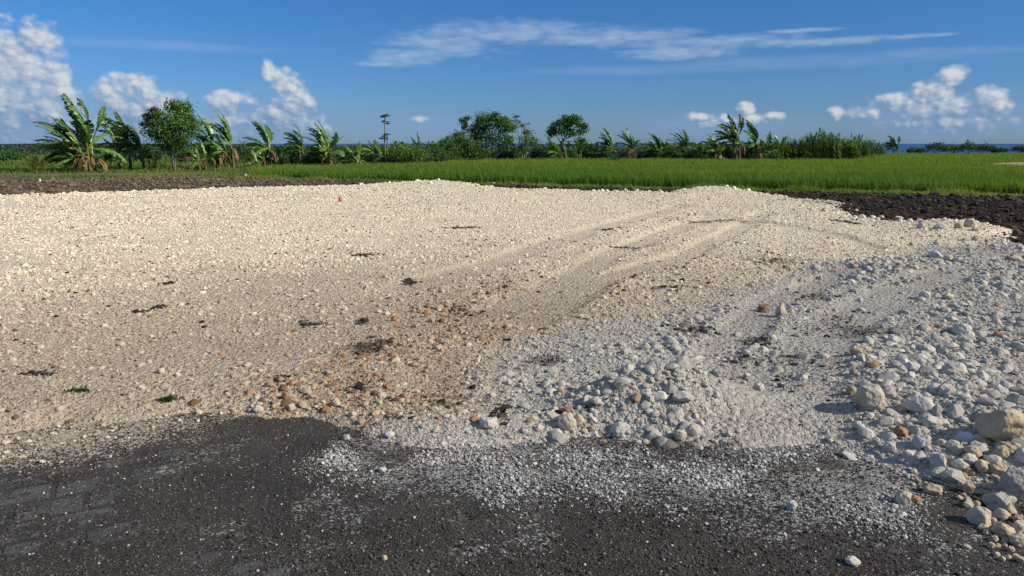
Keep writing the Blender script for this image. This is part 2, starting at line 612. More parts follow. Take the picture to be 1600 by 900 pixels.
# ------------------------------------------------------------------ loose gravel (icosahedra in one mesh)
PHI = (1 + 5 ** 0.5) / 2
ICO_V = np.array([(-1, PHI, 0), (1, PHI, 0), (-1, -PHI, 0), (1, -PHI, 0), (0, -1, PHI), (0, 1, PHI), (0, -1, -PHI), (0, 1, -PHI),
                  (PHI, 0, -1), (PHI, 0, 1), (-PHI, 0, -1), (-PHI, 0, 1)], float)
ICO_V /= np.linalg.norm(ICO_V[0])
ICO_F = np.array([(0, 11, 5), (0, 5, 1), (0, 1, 7), (0, 7, 10), (0, 10, 11), (1, 5, 9), (5, 11, 4), (11, 10, 2), (10, 7, 6), (7, 1, 8),
                  (3, 9, 4), (3, 4, 2), (3, 2, 6), (3, 6, 8), (3, 8, 9), (4, 9, 5), (2, 4, 11), (6, 2, 10), (8, 6, 7), (9, 8, 1)])


def subdiv(V, Fc):
    V = [tuple(v) for v in V]
    cache, out = {}, []

    def mid(a, b):
        k = (min(a, b), max(a, b))
        if k not in cache:
            m = (np.array(V[a]) + np.array(V[b])) / 2
            V.append(tuple(m / np.linalg.norm(m)))
            cache[k] = len(V) - 1
        return cache[k]
    for a, b, c_ in Fc:
        ab, bc, ca = mid(a, b), mid(b, c_), mid(c_, a)
        out += [(a, ab, ca), (b, bc, ab), (c_, ca, bc), (ab, bc, ca)]
    return np.array(V), np.array(out)


ICO2 = subdiv(ICO_V, ICO_F)
ICO3 = subdiv(*ICO2)
ICO4 = subdiv(*ICO3)


def rand_rot(n):
    q = rng.normal(size=(n, 4))
    q /= np.linalg.norm(q, axis=1)[:, None]
    w, x, y, z = q.T
    return np.stack([np.stack([1 - 2 * (y * y + z * z), 2 * (x * y - z * w), 2 * (x * z + y * w)], -1),
                     np.stack([2 * (x * y + z * w), 1 - 2 * (x * x + z * z), 2 * (y * z - x * w)], -1),
                     np.stack([2 * (x * z - y * w), 2 * (y * z + x * w), 1 - 2 * (x * x + y * y)], -1)], 1)


def scatter(name, x, y, z, rad, col, base, mat, flat=0.8, jit=0.24, smooth=False, lump=0.0, **props):
    n = len(x)
    V, Fc = base
    k = len(V)
    P = np.repeat(V[None], n, 0) * (1 + rng.uniform(-jit, jit, (n, k, 1)))
    if lump:
        for _ in range(3):       # broken faces: flatten the stone along random planes
            q = rng.normal(size=(n, 1, 3))
            q /= np.linalg.norm(q, axis=2, keepdims=True)
            dq = (P * q).sum(2, keepdims=True)
            P = P - q * np.maximum(dq - rng.uniform(.45, .8, (n, 1, 1)), 0) * .9
    P = P * rng.uniform(0.7, 1.25, (n, 1, 3))
    P = np.einsum('nij,nkj->nki', rand_rot(n), P)
    P[:, :, 2] *= flat
    P = P * rad[:, None, None] + np.stack([x, y, z], 1)[:, None]
    Fx = (Fc[None] + (np.arange(n) * k)[:, None, None]).reshape(-1, 3)
    C = np.repeat(col, k, 0)
    return link(name, mesh(name, P.reshape(-1, 3), Fx, C, smooth), mat, **props)


def polar(n, r0, r1, a=0.98):
    t = rng.uniform(-a, a, n)
    r = np.exp(rng.uniform(math.log(r0), math.log(r1), n))
    return r * np.sin(t), r * np.cos(t), r


def stone_cols(x, y, dark=1.0):
    c, f, s = albedo(x, y)
    n = len(x)
    ru = sstep(-0.3, 0.5, sdpoly(x, y, RUST) + 1.2 * fbm(x * 1.1, y * 1.1, 91, 3)) * (1 - f * 0.8)
    near_left = sstep(11, 4.5, np.hypot(x, y)) * (1 - f)
    c = c * rng.uniform(0.78, 1.2, (n, 1)) * (1 + rng.uniform(-0.04, 0.04, (n, 3)) * (1 - .75 * f[:, None]))
    k = rng.uniform(0, 1, n)
    p_r = 0.015 + 0.18 * ru + 0.03 * near_left
    p_r = p_r * (1 - .6 * f)
    m1 = (k < p_r) & (s < .5)
    c[m1] = RUSTC * rng.uniform(0.55, 1.5, (m1.sum(), 1))
    m2 = (k > p_r) & (k < p_r + 0.04 + 0.2 * ru) & (s < .5)
    c[m2] = np.array((0.38, 0.28, 0.18)) * rng.uniform(0.7, 1.2, (m2.sum(), 1))
    m3 = ((k > 0.975) & (f < .4)) | ((k > 0.90) & (ru > .5))
    c[m3] = np.array((0.06, 0.046, 0.035)) * rng.uniform(0.5, 2.4, (m3.sum(), 1))
    m4 = (k > 0.55) & (k < 0.62)
    c[m4] = c[m4] * np.array((1.2, 1.22, 1.24))
    return np.clip(c, 0.01, 0.82)


# fine rubble covering the pad
x, y, r = polar(430000, 2.5, 36)
x2, y2, r2 = polar(170000, 3, 11)
x, y, r = np.concatenate([x, x2]), np.concatenate([y, y2]), np.concatenate([r, r2])
sd = pad_mask(x, y)
dens = sstep(-0.2, 0.15, sd) * (1 - 0.8 * rut(x, y)) * (0.35 + 0.65 * sstep(-0.22, 0.2, fbm(x * 0.9, y * 0.9, 21, 4)))
ok = rng.uniform(0, 1, len(x)) < dens
x, y, r = x[ok], y[ok], r[ok]
px = 0.42 + rng.pareto(3.0, len(x)) * 0.45
rad = np.clip(r / 745 * np.minimum(px, 1.05 + 2.5 * sstep(15, 6, r)), 0.003, 0.04)
z = pad_h(x, y) + rad * 0.1
scatter('limestone_gravel', x, y, z, rad, stone_cols(x, y), (ICO_V, ICO_F), M_GRAV, 0.78, 0.26, False, kind='stuff')

# coarser rubble in the cool grey heaps and along the rusty windrows
x, y, r = polar(120000, 2.5, 20)
fr = sstep(-0.2, 0.4, sdpoly(x, y, COOL_ZONE))
ru = sstep(-0.3, 0.5, sdpoly(x, y, RUST))
sd = pad_mask(x, y)
heap = sstep(-0.02, 0.22, fbm(x * 0.75, y * 0.75, 23, 3) + 0.08)
for (cx, cy, a, b_, h) in MOUNDS:
    heap = np.maximum(heap, 0.9 * np.exp(-(((x - cx) / a) ** 2 + ((y - cy) / b_) ** 2)))
rightside = sstep(0.5, 2.5, x) * fr
dens = sstep(-0.15, 0.1, sd) * (1 - 0.93 * rut(x, y)) * np.clip(0.07 + 0.50 * heap * fr + 0.60 * rightside * (.35 + .65 * heap) + 0.24 * ru + 0.12 * sstep(9, 5, r) + .3 * sstep(.9, .1, sd) * (r < 6.5) + .22 * sstep(.06, .26, fbm(x * .8, y * .8, 24, 4)), 0, 1)
ok = rng.uniform(0, 1, len(x)) < dens
x, y, r = x[ok], y[ok], r[ok]
big = np.clip(heap[ok] * fr[ok] + .6 * rightside[ok] + .35 * ru[ok], 0, 1)
rad = np.clip(r / 745 * (0.95 + rng.pareto(2.3, len(x)) * (0.65 + 0.95 * big)), 0.006, 0.028 + 0.027 * big)
z = pad_h(x, y) + rad * 0.05
scatter('limestone_rubble', x, y, z, rad, stone_cols(x, y), ICO2, M_GRAV, 0.78, 0.13, False, kind='stuff', lump=.3)

# far rim of the pad: pale lumps pushed up against the soil
n = 5200
k = rng.integers(30, len(PAD) - 1, n)
t = rng.uniform(0, 1, n)[:, None]
p = PAD[k] * (1 - t) + PAD[(k + 1) % len(PAD)] * t
p = p + rng.normal(0, 1, (n, 2)) * np.minimum(0.30 + 0.012 * np.hypot(p[:, 0], p[:, 1])[:, None], .7)
x, y = p.T
ok = (pad_mask(x, y) > -0.3) & (np.hypot(x, y) > 9)
x, y = x[ok], y[ok]
rad = np.clip(0.012 + rng.pareto(2.8, len(x)) * 0.017, 0.012, 0.075)
z = np.maximum(pad_h(x, y), -0.05) + rad * 0.3
cc = CREAM * rng.uniform(0.8, 1.2, (len(x), 1))
scatter('limestone_rim_rubble', x, y, z, rad, cc, ICO2, M_GRAV, 0.82, 0.12, False, kind='stuff', lump=.3)

# white crumbs spilled on the road
x, y, r = polar(420000, 2.2, 7.0, .76)
dd = road_dust(x, y)
pd = pad_h(x, y) - road_h(x, y)
dens = np.clip(0.006 + 0.9 * dd * sstep(-.16, .2, fbm(x * 3, y * 3, 72, 4)), 0, 1) * (pd < 0.0)
ok = rng.uniform(0, 1, len(x)) < dens
x, y, r = x[ok], y[ok], r[ok]
rad = np.clip(0.0022 + rng.pareto(2.6, len(x)) * 0.0026, 0.002, 0.011)
wm = sstep(-.7, -1.5, x)[:, None]
rad = np.where((x < -.8) & (dd[ok] > .4), rad * 1.35, rad)
rad = np.where(dd[ok] < .15, np.minimum(rad, .006), rad)
cc = (np.array((0.42, 0.415, 0.39)) * (1 - wm) + np.array((0.47, 0.41, 0.32)) * wm) * rng.uniform(0.6, 1.3, (len(x), 1))
scatter('limestone_crumbs', x, y, road_h(x, y) + rad * 0.5, rad, np.clip(cc, 0, .8), (ICO_V, ICO_F), M_GRIT, 0.75, 0.25, False, kind='stuff')

# dark grit on the road
x, y, r = polar(170000, 2.1, 6.0, .74)
ok = (pad_h(x, y) < road_h(x, y)) & (rng.uniform(0, 1, len(x)) < 0.25 + 0.75 * sstep(-.15, .2, fbm(x * 1.7, y * 1.7, 73, 3)) * (1 - .7 * sstep(-.1, .1, sdpoly(x, y, PAVER))))
x, y, r = x[ok], y[ok], r[ok]
rad = np.clip(0.0021 + rng.pareto(3, len(x)) * 0.0022, 0.0018, 0.009)
cc = np.array((0.053, 0.047, 0.040)) * rng.uniform(0.5, 2.1, (len(x), 1))
scatter('road_grit', x, y, road_h(x, y) + rad * 0.3, rad, cc, (ICO_V, ICO_F), M_GRIT, 0.75, 0.25, False, kind='stuff')

# clods of dark soil on the pad; scattered ones also stand in for shade
xs, ys, rs = [], [], []
for (cx, cy, a, b_, k) in SMW:
    m = int(30 + 130 * k)
    xs.append(cx + rng.normal(0, 0.65, m) * a)
    ys.append(cy + rng.normal(0, 0.65, m) * b_)
    rs.append(np.clip(np.hypot(cx, cy) / 745 * (0.6 + rng.pareto(2.5, m) * 0.7), 0.005, 0.03))
qx, qy, qr = polar(15000, 3.4, 32)
qk = (pad_mask(qx, qy) > .1) & (rng.uniform(0, 1, len(qx)) < .12 + .88 * sstep(-.04, .2, fbm(qx * .9, qy * .9, 93, 4)))
xs.append(qx[qk]), ys.append(qy[qk]), rs.append(np.clip(qr[qk] / 745 * (.6 + rng.pareto(2.4, qk.sum()) * .5), .004, .028))
MOTTLE = poly([(1160, 530), (1200, 500), (1360, 490), (1400, 530), (1330, 600), (1230, 640), (1190, 600)])
MOTTLE2 = poly([(1480, 560), (1600, 520), (1700, 540), (1700, 640), (1560, 640)])
for P_ in (MOTTLE, MOTTLE2):
    lo, hi = P_.min(0), P_.max(0)
    qx, qy = rng.uniform(lo[0], hi[0], 5000), rng.uniform(lo[1], hi[1], 5000)
    qk = (sdpoly(qx, qy, P_) > .2 * fbm(qx * 3, qy * 3, 95, 3)) & (rng.uniform(0, 1, 5000) < sstep(-.05, .25, fbm(qx * 3, qy * 3, 96, 4)))
    xs.append(qx[qk]), ys.append(qy[qk]), rs.append(.004 + rng.pareto(2.8, qk.sum()) * .004)
x, y, rad = np.concatenate(xs), np.concatenate(ys), np.minimum(np.concatenate(rs), .03)
z = top_h(x, y) + rad * 0.2
scatter('soil_clods_shade_specks', x, y, z, rad, np.array((0.030, 0.025, 0.021)) * rng.uniform(0.4, 2.2, (len(x), 1)), (ICO_V, ICO_F), M_CLOD, 0.45, 0.2, False, kind='stuff', lump=.3)

# ------------------------------------------------------------------ ground sheet, soil, sea
COAST = [(-60, 420), (-20, 330), (0, 190), (30, 165), (60, 150), (110, 150), (200, 150), (400, 120)]


def land_h(x, y):
    r = np.hypot(x, y)
    az = np.degrees(np.arctan2(x, y))
    coast = np.interp(az, [-60, -34, -24, -14, -6, 0, 20, 60], [900, 800, 520, 300, 175, 155, 150, 150])
    z = -0.16 - 9.0 * sstep(0, 45, r - coast)
    z = z + 0.25 * fbm(x * 0.02, y * 0.02, 101, 3) * sstep(30, 80, r)
    z = z - 1.6 * sstep(-10, -20, az) * sstep(95, 260, r)
    return z


th = np.linspace(-math.pi, math.pi, 361)
rr = np.concatenate([[0.5], np.exp(np.linspace(math.log(5), math.log(1000), 150))])
TH, RR = np.meshgrid(th, rr, indexing='ij')
X, Y = (RR * np.sin(TH)).ravel(), (RR * np.cos(TH)).ravel()
link('ground', mesh('ground', np.stack([X, Y, land_h(X, Y)], 1), grid_faces(361, len(rr))[:, ::-1], None, True), M_LAND, kind='structure')

th = np.linspace(-math.pi, math.pi, 97)
rr = np.array([60, 200, 600, 2000, 6000, 14000])
TH, RR = np.meshgrid(th, rr, indexing='ij')
X, Y = (RR * np.sin(TH)).ravel(), (RR * np.cos(TH)).ravel()
link('sea', mesh('sea', np.stack([X, Y, np.full(len(X), -7.0)], 1), grid_faces(97, len(rr))[:, ::-1], None, True), M_SEA, kind='structure')

SOIL = poly([(-700, 345), (-700, 275), (0, 275), (120, 276), (250, 276), (400, 278), (540, 282), (700, 287), (860, 291), (1000, 295), (1200, 299),
             (1400, 303), (1600, 307), (2400, 325), (2400, 430), (1600, 430), (1200, 330), (600, 310)])
gx = np.arange(-36, 36, 0.09)
gy = np.exp(np.linspace(math.log(9), math.log(46), 420))
GX, GY = np.meshgrid(gx, gy, indexing='ij')
X, Y = GX.ravel(), GY.ravel()
sd = sdpoly(X, Y, SOIL)
clod = fbm(X * 2.6, Y * 2.6, 111, 5, 0.62)
Z = -0.22 + 0.18 * sstep(-0.5, 0.4, sd + 0.5 * fbm(X * .8, Y * .8, 110, 3)) + 0.17 * np.abs(clod) + 0.08 * fbm(X * .5, Y * .5, 112, 2)
dry = sstep(2, -14, X)[:, None]
C = np.array((0.047, 0.036, 0.028)) * (1 - dry) + np.array((0.125, 0.096, 0.069)) * dry
C = C * (0.75 + 1.1 * np.abs(clod)[:, None] * 1.6)
faces = grid_faces(len(gx), len(gy))
keep = (sd > -1.0) & (sdpoly(X, Y, PAD) < 1.5)
faces = faces[keep[faces].all(1)]
link('tilled_soil', mesh('tilled_soil', np.stack([X, Y, Z], 1), faces, C, True), M_SOIL, kind='structure')

x, y, r = polar(90000, 9, 40)
ok = (sdpoly(x, y, SOIL) > -0.1) & (sdpoly(x, y, PAD) < 0.4)
x, y, r = x[ok], y[ok], r[ok]
dk = sstep(2, -14, x)[:, None]
cc = (np.array((0.047, 0.036, 0.028)) * (1 - dk) + np.array((0.12, 0.092, 0.066)) * dk) * rng.uniform(0.5, 1.7, (len(x), 1))
rad = np.clip(r / 745 * (0.7 + rng.pareto(2.6, len(x)) * 0.8), 0.01, 0.12)
scatter('tilled_soil_clods', x, y, np.full(len(x), -.01) + rng.uniform(-.02, .05, len(x)), rad, cc, (ICO_V, ICO_F), M_CLOD, 0.6, 0.25, False, kind='stuff')

# pale bare path along the grass strip on the left and a bare sandy spot in the rice
PATHP = poly([(-700, 279), (0, 273.5), (150, 271.5), (330, 270), (330, 268.2), (150, 269.5), (0, 271), (-700, 274)])
BARE = poly([(1535, 260), (1575, 258), (1700, 257), (1700, 266), (1600, 264)])


def patch(name, P, z0, mat, col, cell=0.25):
    lo, hi = P.min(0) - 1, P.max(0) + 1
    gx, gy = np.arange(lo[0], hi[0], cell), np.arange(lo[1], hi[1], cell)
    GX, GY = np.meshgrid(gx, gy, indexing='ij')
    X, Y = GX.ravel(), GY.ravel()
    sd = sdpoly(X, Y, P) + 0.6 * fbm(X * .8, Y * .8, 120, 3)
    Z = z0 - 0.3 + 0.3 * sstep(-0.4, 0.3, sd) + 0.05 * fbm(X * 2, Y * 2, 121, 3)
    f = grid_faces(len(gx), len(gy))
    f = f[(sd > -0.8)[f].all(1)]
    link(name, mesh(name, np.stack([X, Y, Z], 1), f, np.tile(col, (len(X), 1)), True), mat, kind='structure')


patch('path', PATHP, -0.02, M_SOIL, (0.17, 0.135, 0.09))
patch('bare_sand', BARE, 0.22, M_SOIL, (0.34, 0.27, 0.17), 0.35)


# ------------------------------------------------------------------ grass and rice (blades)
def blades(name, x, y, z, h, w, col, per, spread, lean=(-0.22, 0.0), mat=M_GRASS, **props):
    n = len(x)
    N = n * per
    bx = np.repeat(x, per) + rng.normal(0, spread, N)
    by = np.repeat(y, per) + rng.normal(0, spread, N)
    bz = np.repeat(z, per)
    hh = np.repeat(h, per) * rng.uniform(0.6, 1.15, N)
    a = rng.uniform(0, math.pi, N)
    ww = np.repeat(w, per) * rng.uniform(0.7, 1.3, N)
    dx, dy = np.cos(a) * ww, np.sin(a) * ww
    lx = (lean[0] + rng.normal(0, .28, N)) * hh
    ly = (lean[1] + rng.normal(0, .28, N)) * hh
    P = np.empty((N, 5, 3))
    P[:, 0] = np.stack([bx - dx, by - dy, bz], 1)
    P[:, 1] = np.stack([bx + dx, by + dy, bz], 1)
    P[:, 2] = np.stack([bx + dx * .8 + lx * .35, by + dy * .8 + ly * .35, bz + hh * .6], 1)
    P[:, 3] = np.stack([bx - dx * .8 + lx * .35, by - dy * .8 + ly * .35, bz + hh * .6], 1)
    P[:, 4] = np.stack([bx + lx, by + ly, bz + hh], 1)
    i = np.arange(N)[:, None] * 5
    q = i + np.array([[0, 1, 2, 3]])
    t = i + np.array([[3, 2, 4]])
    c = np.repeat(np.repeat(col, per, 0) * rng.uniform(0.75, 1.25, (N, 1)), 5, 0)
    return link(name, mesh(name, P.reshape(-1, 3), [q, t], c), mat, **props)


RICE = poly([(395, 273), (480, 274.3), (540, 276), (700, 279.5), (800, 282), (1000, 286), (1200, 290), (1400, 293), (1600, 296.5), (2300, 308), (2300, 250), (1750, 242), (1600, 242),
             (1390, 242), (1370, 250), (1330, 252), (1200, 252), (900, 252), (690, 255), (540, 262), (395, 264)])
x, y, r = polar(190000, 18, 125, 1.0)
sd = sdpoly(x, y, RICE)
ok = (sd > 0.2 * fbm(x, y, 131, 3)) & (sdpoly(x, y, BARE) < 0.3) & (rng.uniform(0, 1, len(x)) < 0.9)
x, y, r = x[ok], y[ok], r[ok]
edge = sstep(2.0, 0.0, sd[ok])
t = sstep(25, 70, r)[:, None]
yel = sstep(-0.1, .25, fbm(x * .07, y * .16, 132, 4) + 0.25 * sstep(20, 70, x))[:, None]
C = np.array((0.095, 0.182, 0.026)) * (1 - t) + np.array((0.150, 0.235, 0.034)) * t
C = C * (1 - yel * .6) + np.array((0.20, 0.24, 0.045)) * yel * .6
h = 0.46 * (1 + 0.45 * fbm(x * .6, y * .6, 133, 3) + .3 * fbm(x * .1, y * .1, 135, 2)) * np.ones(len(x))
blades('rice_crop', x, y, np.full(len(x), -0.14), h, 0.0065 + r * 0.00016, C, 6, 0.12, lean=(-.14, 0), kind='stuff')
gx = np.arange(-40, 125, 1.0)
gy = np.arange(15, 125, 0.7)
GX, GY = np.meshgrid(gx, gy, indexing='ij')
X, Y = GX.ravel(), GY.ravel()
f = grid_faces(len(gx), len(gy))
f = f[(sdpoly(X, Y, RICE) > 0.2)[f].all(1)]
link('rice_field', mesh('rice_field', np.stack([X, Y, np.full(len(X), -0.02) + 0.05 * fbm(X, Y, 134, 2)], 1), f, None, True),
     mat_simple('wet paddy', (0.03, 0.055, 0.012), 0.9, 3, 0.5), kind='structure')

# weedy bund in front of the rice
ln = np.array([at(u, v) for u, v in [(380, 277), (480, 279), (540, 281), (700, 285.5), (800, 288), (1000, 292.5), (1200, 296.5), (1400, 300), (1600, 304), (2300, 318)]])
seg = np.linalg.norm(np.diff(ln, axis=0), axis=1)
cum = np.concatenate([[0], np.cumsum(seg)])
n = 17000
s_ = rng.uniform(0, cum[-1], n)
x, y = np.interp(s_, cum, ln[:, 0]), np.interp(s_, cum, ln[:, 1])
off = rng.normal(-0.5, 0.38, n)
y = y + off
ok = (y > 12) & (rng.uniform(0, 1, n) < 0.25 + 0.9 * sstep(-.2, .2, fbm(x * .7, y * .7, 141, 3)))
x, y, off = x[ok], y[ok], off[ok]
t = sstep(-.2, .2, fbm(x * .5, y * .5, 142, 3))[:, None]
C = np.array((0.12, 0.20, 0.035)) * (1 - t) + np.array((0.22, 0.25, 0.07)) * t
h = 0.10 + 0.14 * rng.uniform(0, 1, len(x)) * (0.6 + 1.4 * sstep(-.1, .3, fbm(x * .9, y * .9, 143, 3)))
blades('bund_weeds', x, y, np.full(len(x), -0.12), h, np.full(len(x), 0.014), C, 7, 0.10, kind='stuff')

# rough grass on the left and under the trees
GRASSL = poly([(-700, 300), (-700, 250), (0, 244), (395, 247), (560, 247), (900, 247), (1400, 241), (1700, 240), (1700, 243), (1400, 243), (1360, 252), (900, 253), (690, 256), (540, 263), (395, 266), (395, 279), (250, 277.5), (100, 278.5), (0, 276)])
x, y, r = polar(60000, 24, 150, 1.0)
pn = fbm(x * .35, y * .35, 151, 4)
ok = (sdpoly(x, y, GRASSL) > -0.2) & (sdpoly(x, y, PATHP) < 0.15 * pn) & (pn > -0.12 - 0.004 * (r - 30)) & (sdpoly(x, y, RICE) < 0)
x, y, r = x[ok], y[ok], r[ok]
t = sstep(-.2, .2, fbm(x * .2, y * .2, 152, 4))[:, None]
C = np.array((0.075, 0.15, 0.026)) * (1 - t) + np.array((0.16, 0.19, 0.05)) * t
h = 0.16 + 0.22 * rng.uniform(0, 1, len(x)) * (0.5 + sstep(45, 70, r))
blades('wild_grass', x, y, np.full(len(x), -0.16), h, 0.012 + r * 0.0003, C, 6, 0.16, kind='stuff')


# ------------------------------------------------------------------ plant builders
class MB:
    def __init__(self):
        self.v, self.f, self.c, self.n = [], {3: [], 4: []}, [], 0

    def add(self, V, Fc, col):
        V = np.asarray(V, float)
        Fc = np.asarray(Fc, int)
        self.v.append(V)
        self.f[Fc.shape[1]].append(Fc + self.n)
        c = np.asarray(col, float)
        self.c.append(np.tile(c, (len(V), 1)) if c.ndim == 1 else c)
        self.n += len(V)

    def tube(self, pts, rads, col=(0.2, 0.16, 0.11), k=6):
        pts, rads = np.asarray(pts, float), np.asarray(rads, float)
        d = np.gradient(pts, axis=0)
        d /= np.linalg.norm(d, axis=1)[:, None] + 1e-9
        ref = np.where(np.abs(d[:, 2:3]) > .9, np.array([[1., 0, 0]]), np.array([[0, 0, 1.]]))
        a = np.cross(d, ref)
        a /= np.linalg.norm(a, axis=1)[:, None] + 1e-9
        b = np.cross(d, a)
        t = np.linspace(0, 2 * math.pi, k, endpoint=False)
        V = pts[:, None] + rads[:, None, None] * (np.cos(t)[None, :, None] * a[:, None] + np.sin(t)[None, :, None] * b[:, None])
        n = len(pts)
        i = np.arange(n - 1)[:, None] * k
        j = np.arange(k)[None]
        jn = (j + 1) % k
        Fq = np.stack([i + j, i + jn, i + k + jn, i + k + j], -1).reshape(-1, 4)
        self.add(V.reshape(-1, 3), Fq, col)

    def build(self, name, mat, parent=None, smooth=False, **props):
        fl = [np.concatenate(v) for v in self.f.values() if v]
        return link(name, mesh(name, np.concatenate(self.v), fl, np.concatenate(self.c), smooth), mat, parent, **props)


def leaf_cloud(mb, centers, normals_up, L, W, cols):
    n = len(centers)
    ax = rng.normal(size=(n, 3))
    ax[:, 2] -= 0.35
    ax /= np.linalg.norm(ax, axis=1)[:, None]
    up = rng.normal(size=(n, 3)) * 0.75 + np.array([0.25, -0.1, normals_up])
    sd_ = np.cross(ax, up)
    sd_ /= np.linalg.norm(sd_, axis=1)[:, None] + 1e-9
    L = L * rng.uniform(.65, 1.3, (n, 1))
    W = W * rng.uniform(.65, 1.3, (n, 1))
    P = np.stack([centers - ax * L * .5, centers + sd_ * W * .5, centers + ax * L * .5, centers - sd_ * W * .5], 1)
    mb.add(P.reshape(-1, 3), np.arange(n * 4).reshape(n, 4), np.repeat(cols, 4, 0))


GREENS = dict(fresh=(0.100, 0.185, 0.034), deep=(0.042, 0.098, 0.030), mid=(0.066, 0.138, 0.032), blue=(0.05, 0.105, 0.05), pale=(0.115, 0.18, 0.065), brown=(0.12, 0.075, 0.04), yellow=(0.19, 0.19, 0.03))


def tree(base, lobes, trunk_r, label, category='tree', green='mid', leaf=0.16, n=4500, fork=0.35, name='broadleaf_tree', stems=1, group=None, clump=0.32, width=0.5, barecol=None, wind=-0.25, twig=13, splay=.25):
    """lobes: (dx, height, radius x, radius z, weight, green)"""
    bx, by, bz = base
    root = thing(name, base, label, category, group)
    tr, cr = MB(), MB()
    top = max(l[1] for l in lobes)
    tot = sum(l[4] for l in lobes)
    heads = []
    for s in range(stems):
        ox = (rng.uniform(-1, 1) * splay) if stems > 1 else 0
        hx = np.array([ox * 1.4 + rng.uniform(-.1, .1), rng.uniform(-.1, .1), top * fork])
        pts = np.array([[ox * .05, 0, -0.1], [ox * .6 + rng.uniform(-.06, .06), rng.uniform(-.05, .05), top * fork * .5], hx])
        tr.tube(pts, [trunk_r * 1.2, trunk_r * .95, trunk_r * .75], k=7)
        heads.append(hx)
    for li, (dx, hz, rx, rz, wgt, gname) in enumerate(lobes):
        cen = np.array([dx, rng.uniform(-.3, .3) * rx, hz])
        hd = heads[int(np.argmin([abs(h[0] - dx) for h in heads]))]
        mid = (hd + cen) / 2 + rng.normal(0, .06, 3)
        tr.tube([hd, mid, cen], [trunk_r * .6, trunk_r * .42, trunk_r * .22], k=5)
        m = int(twig * max(1, wgt * 2))
        per = max(6, int(n * wgt / tot / m))
        g = np.array(GREENS.get(gname or green))
        for q in range(m):
            dv = rng.normal(size=3)
            dv /= np.linalg.norm(dv)
            rad = rng.uniform(.45, 1.0) ** 0.6
            tip = cen + dv * np.array([rx, rx, rz]) * rad + np.array([wind * .2 * rx, 0, 0])
            tr.tube([cen * .6 + mid * .4, (cen + tip) / 2 + rng.normal(0, .04, 3), tip], [trunk_r * .2, trunk_r * .13, trunk_r * .05], k=4)
            if barecol is not None and rng.uniform() < barecol:
                continue
            cl = clump * rng.uniform(.55, 1.3) * max(rx, .5)
            c = tip + rng.normal(0, 1, (per, 3)) * np.array([cl, cl, cl * .62])
            if rng.uniform() < 0.5:
                k_ = rng.uniform(0, 1, (per // 3, 1))
                c[:per // 3] = cen * (1 - k_) + tip * k_ + rng.normal(0, .12, (per // 3, 3))
            c[:, 2] = np.maximum(c[:, 2], 0.05)
            cols = g * rng.uniform(.65, 1.4) * rng.uniform(.8, 1.2, (per, 1)) * np.array([[1, 1, 1]])
            leaf_cloud(cr, c, .6, leaf, leaf * width, cols)
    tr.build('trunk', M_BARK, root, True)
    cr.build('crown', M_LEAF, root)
    return root


def banana_leaf(mb, p0, az, tilt, L, W, wind, grav, col, tear=0.5, nseg=20):
    d = np.array([math.cos(az) * math.sin(tilt), math.sin(az) * math.sin(tilt), math.cos(tilt)])
    p = np.array(p0, float)
    pts, dirs = [p.copy()], [d.copy()]
    st = L / nseg
    for i in range(nseg):
        t = (i + 1) / nseg
        d = d + np.array([-wind * (0.3 + t), wind * .12, -grav * (0.3 + 1.2 * t)]) * (1.0 / nseg) * 2.0
        d /= np.linalg.norm(d)
        p = p + d * st
        pts.append(p.copy())
        dirs.append(d.copy())
    pts, dirs = np.array(pts), np.array(dirs)
    mb.tube(pts, np.linspace(0.032, 0.006, nseg + 1), np.array(col) * np.array([1.8, 1.5, 1.3]), k=4)
    i0 = int(nseg * .16)
    roll = rng.uniform(-.5, .5)
    for sgn in (-1, 1):
        i = i0
        while i < nseg:
            seglen = min(int(rng.choice([1, 1, 2, 2, 3])), nseg - i)
            droop = rng.uniform(-.1, .75) * tear + .12
            blow = rng.uniform(0, .7) * tear
            wvar = rng.uniform(.8, 1.08)
            V, Fc = [], []
            for q in range(seglen + 1):
                j = i + q
                t = (j - i0) / (nseg - i0)
                w = W * wvar * max(0.02, math.sin(math.pi * min(1, t * .93 + .05)) ** .55) * (1 if t < .97 else .45)
                dd = dirs[j]
                side = np.cross(dd, [0.15 * roll, 0, 1.0])
                side /= np.linalg.norm(side) + 1e-9
                nrm = np.cross(side, dd)
                s1 = side * sgn * math.cos(roll) + nrm * math.sin(roll) * sgn
                o1 = s1 * .5 + dd * .12 + nrm * .10
                o2 = s1 * (.95 - .3 * droop) + dd * (.35) + nrm * (.10 - .55 * droop) + np.array([-blow * .5, 0, -droop * .25])
                pin = dd * st * (seglen * .5 - q) * (.32 if tear > .3 else .1)
                V += [pts[j], pts[j] + o1 * w + pin * .35, pts[j] + o2 * w + pin]
            for q in range(seglen):
                a = q * 3
                Fc += [(a, a + 1, a + 4, a + 3), (a + 1, a + 2, a + 5, a + 4)]
            c = np.array(col) * rng.uniform(.75, 1.3)
            mb.add(V, Fc, c)
            i += seglen


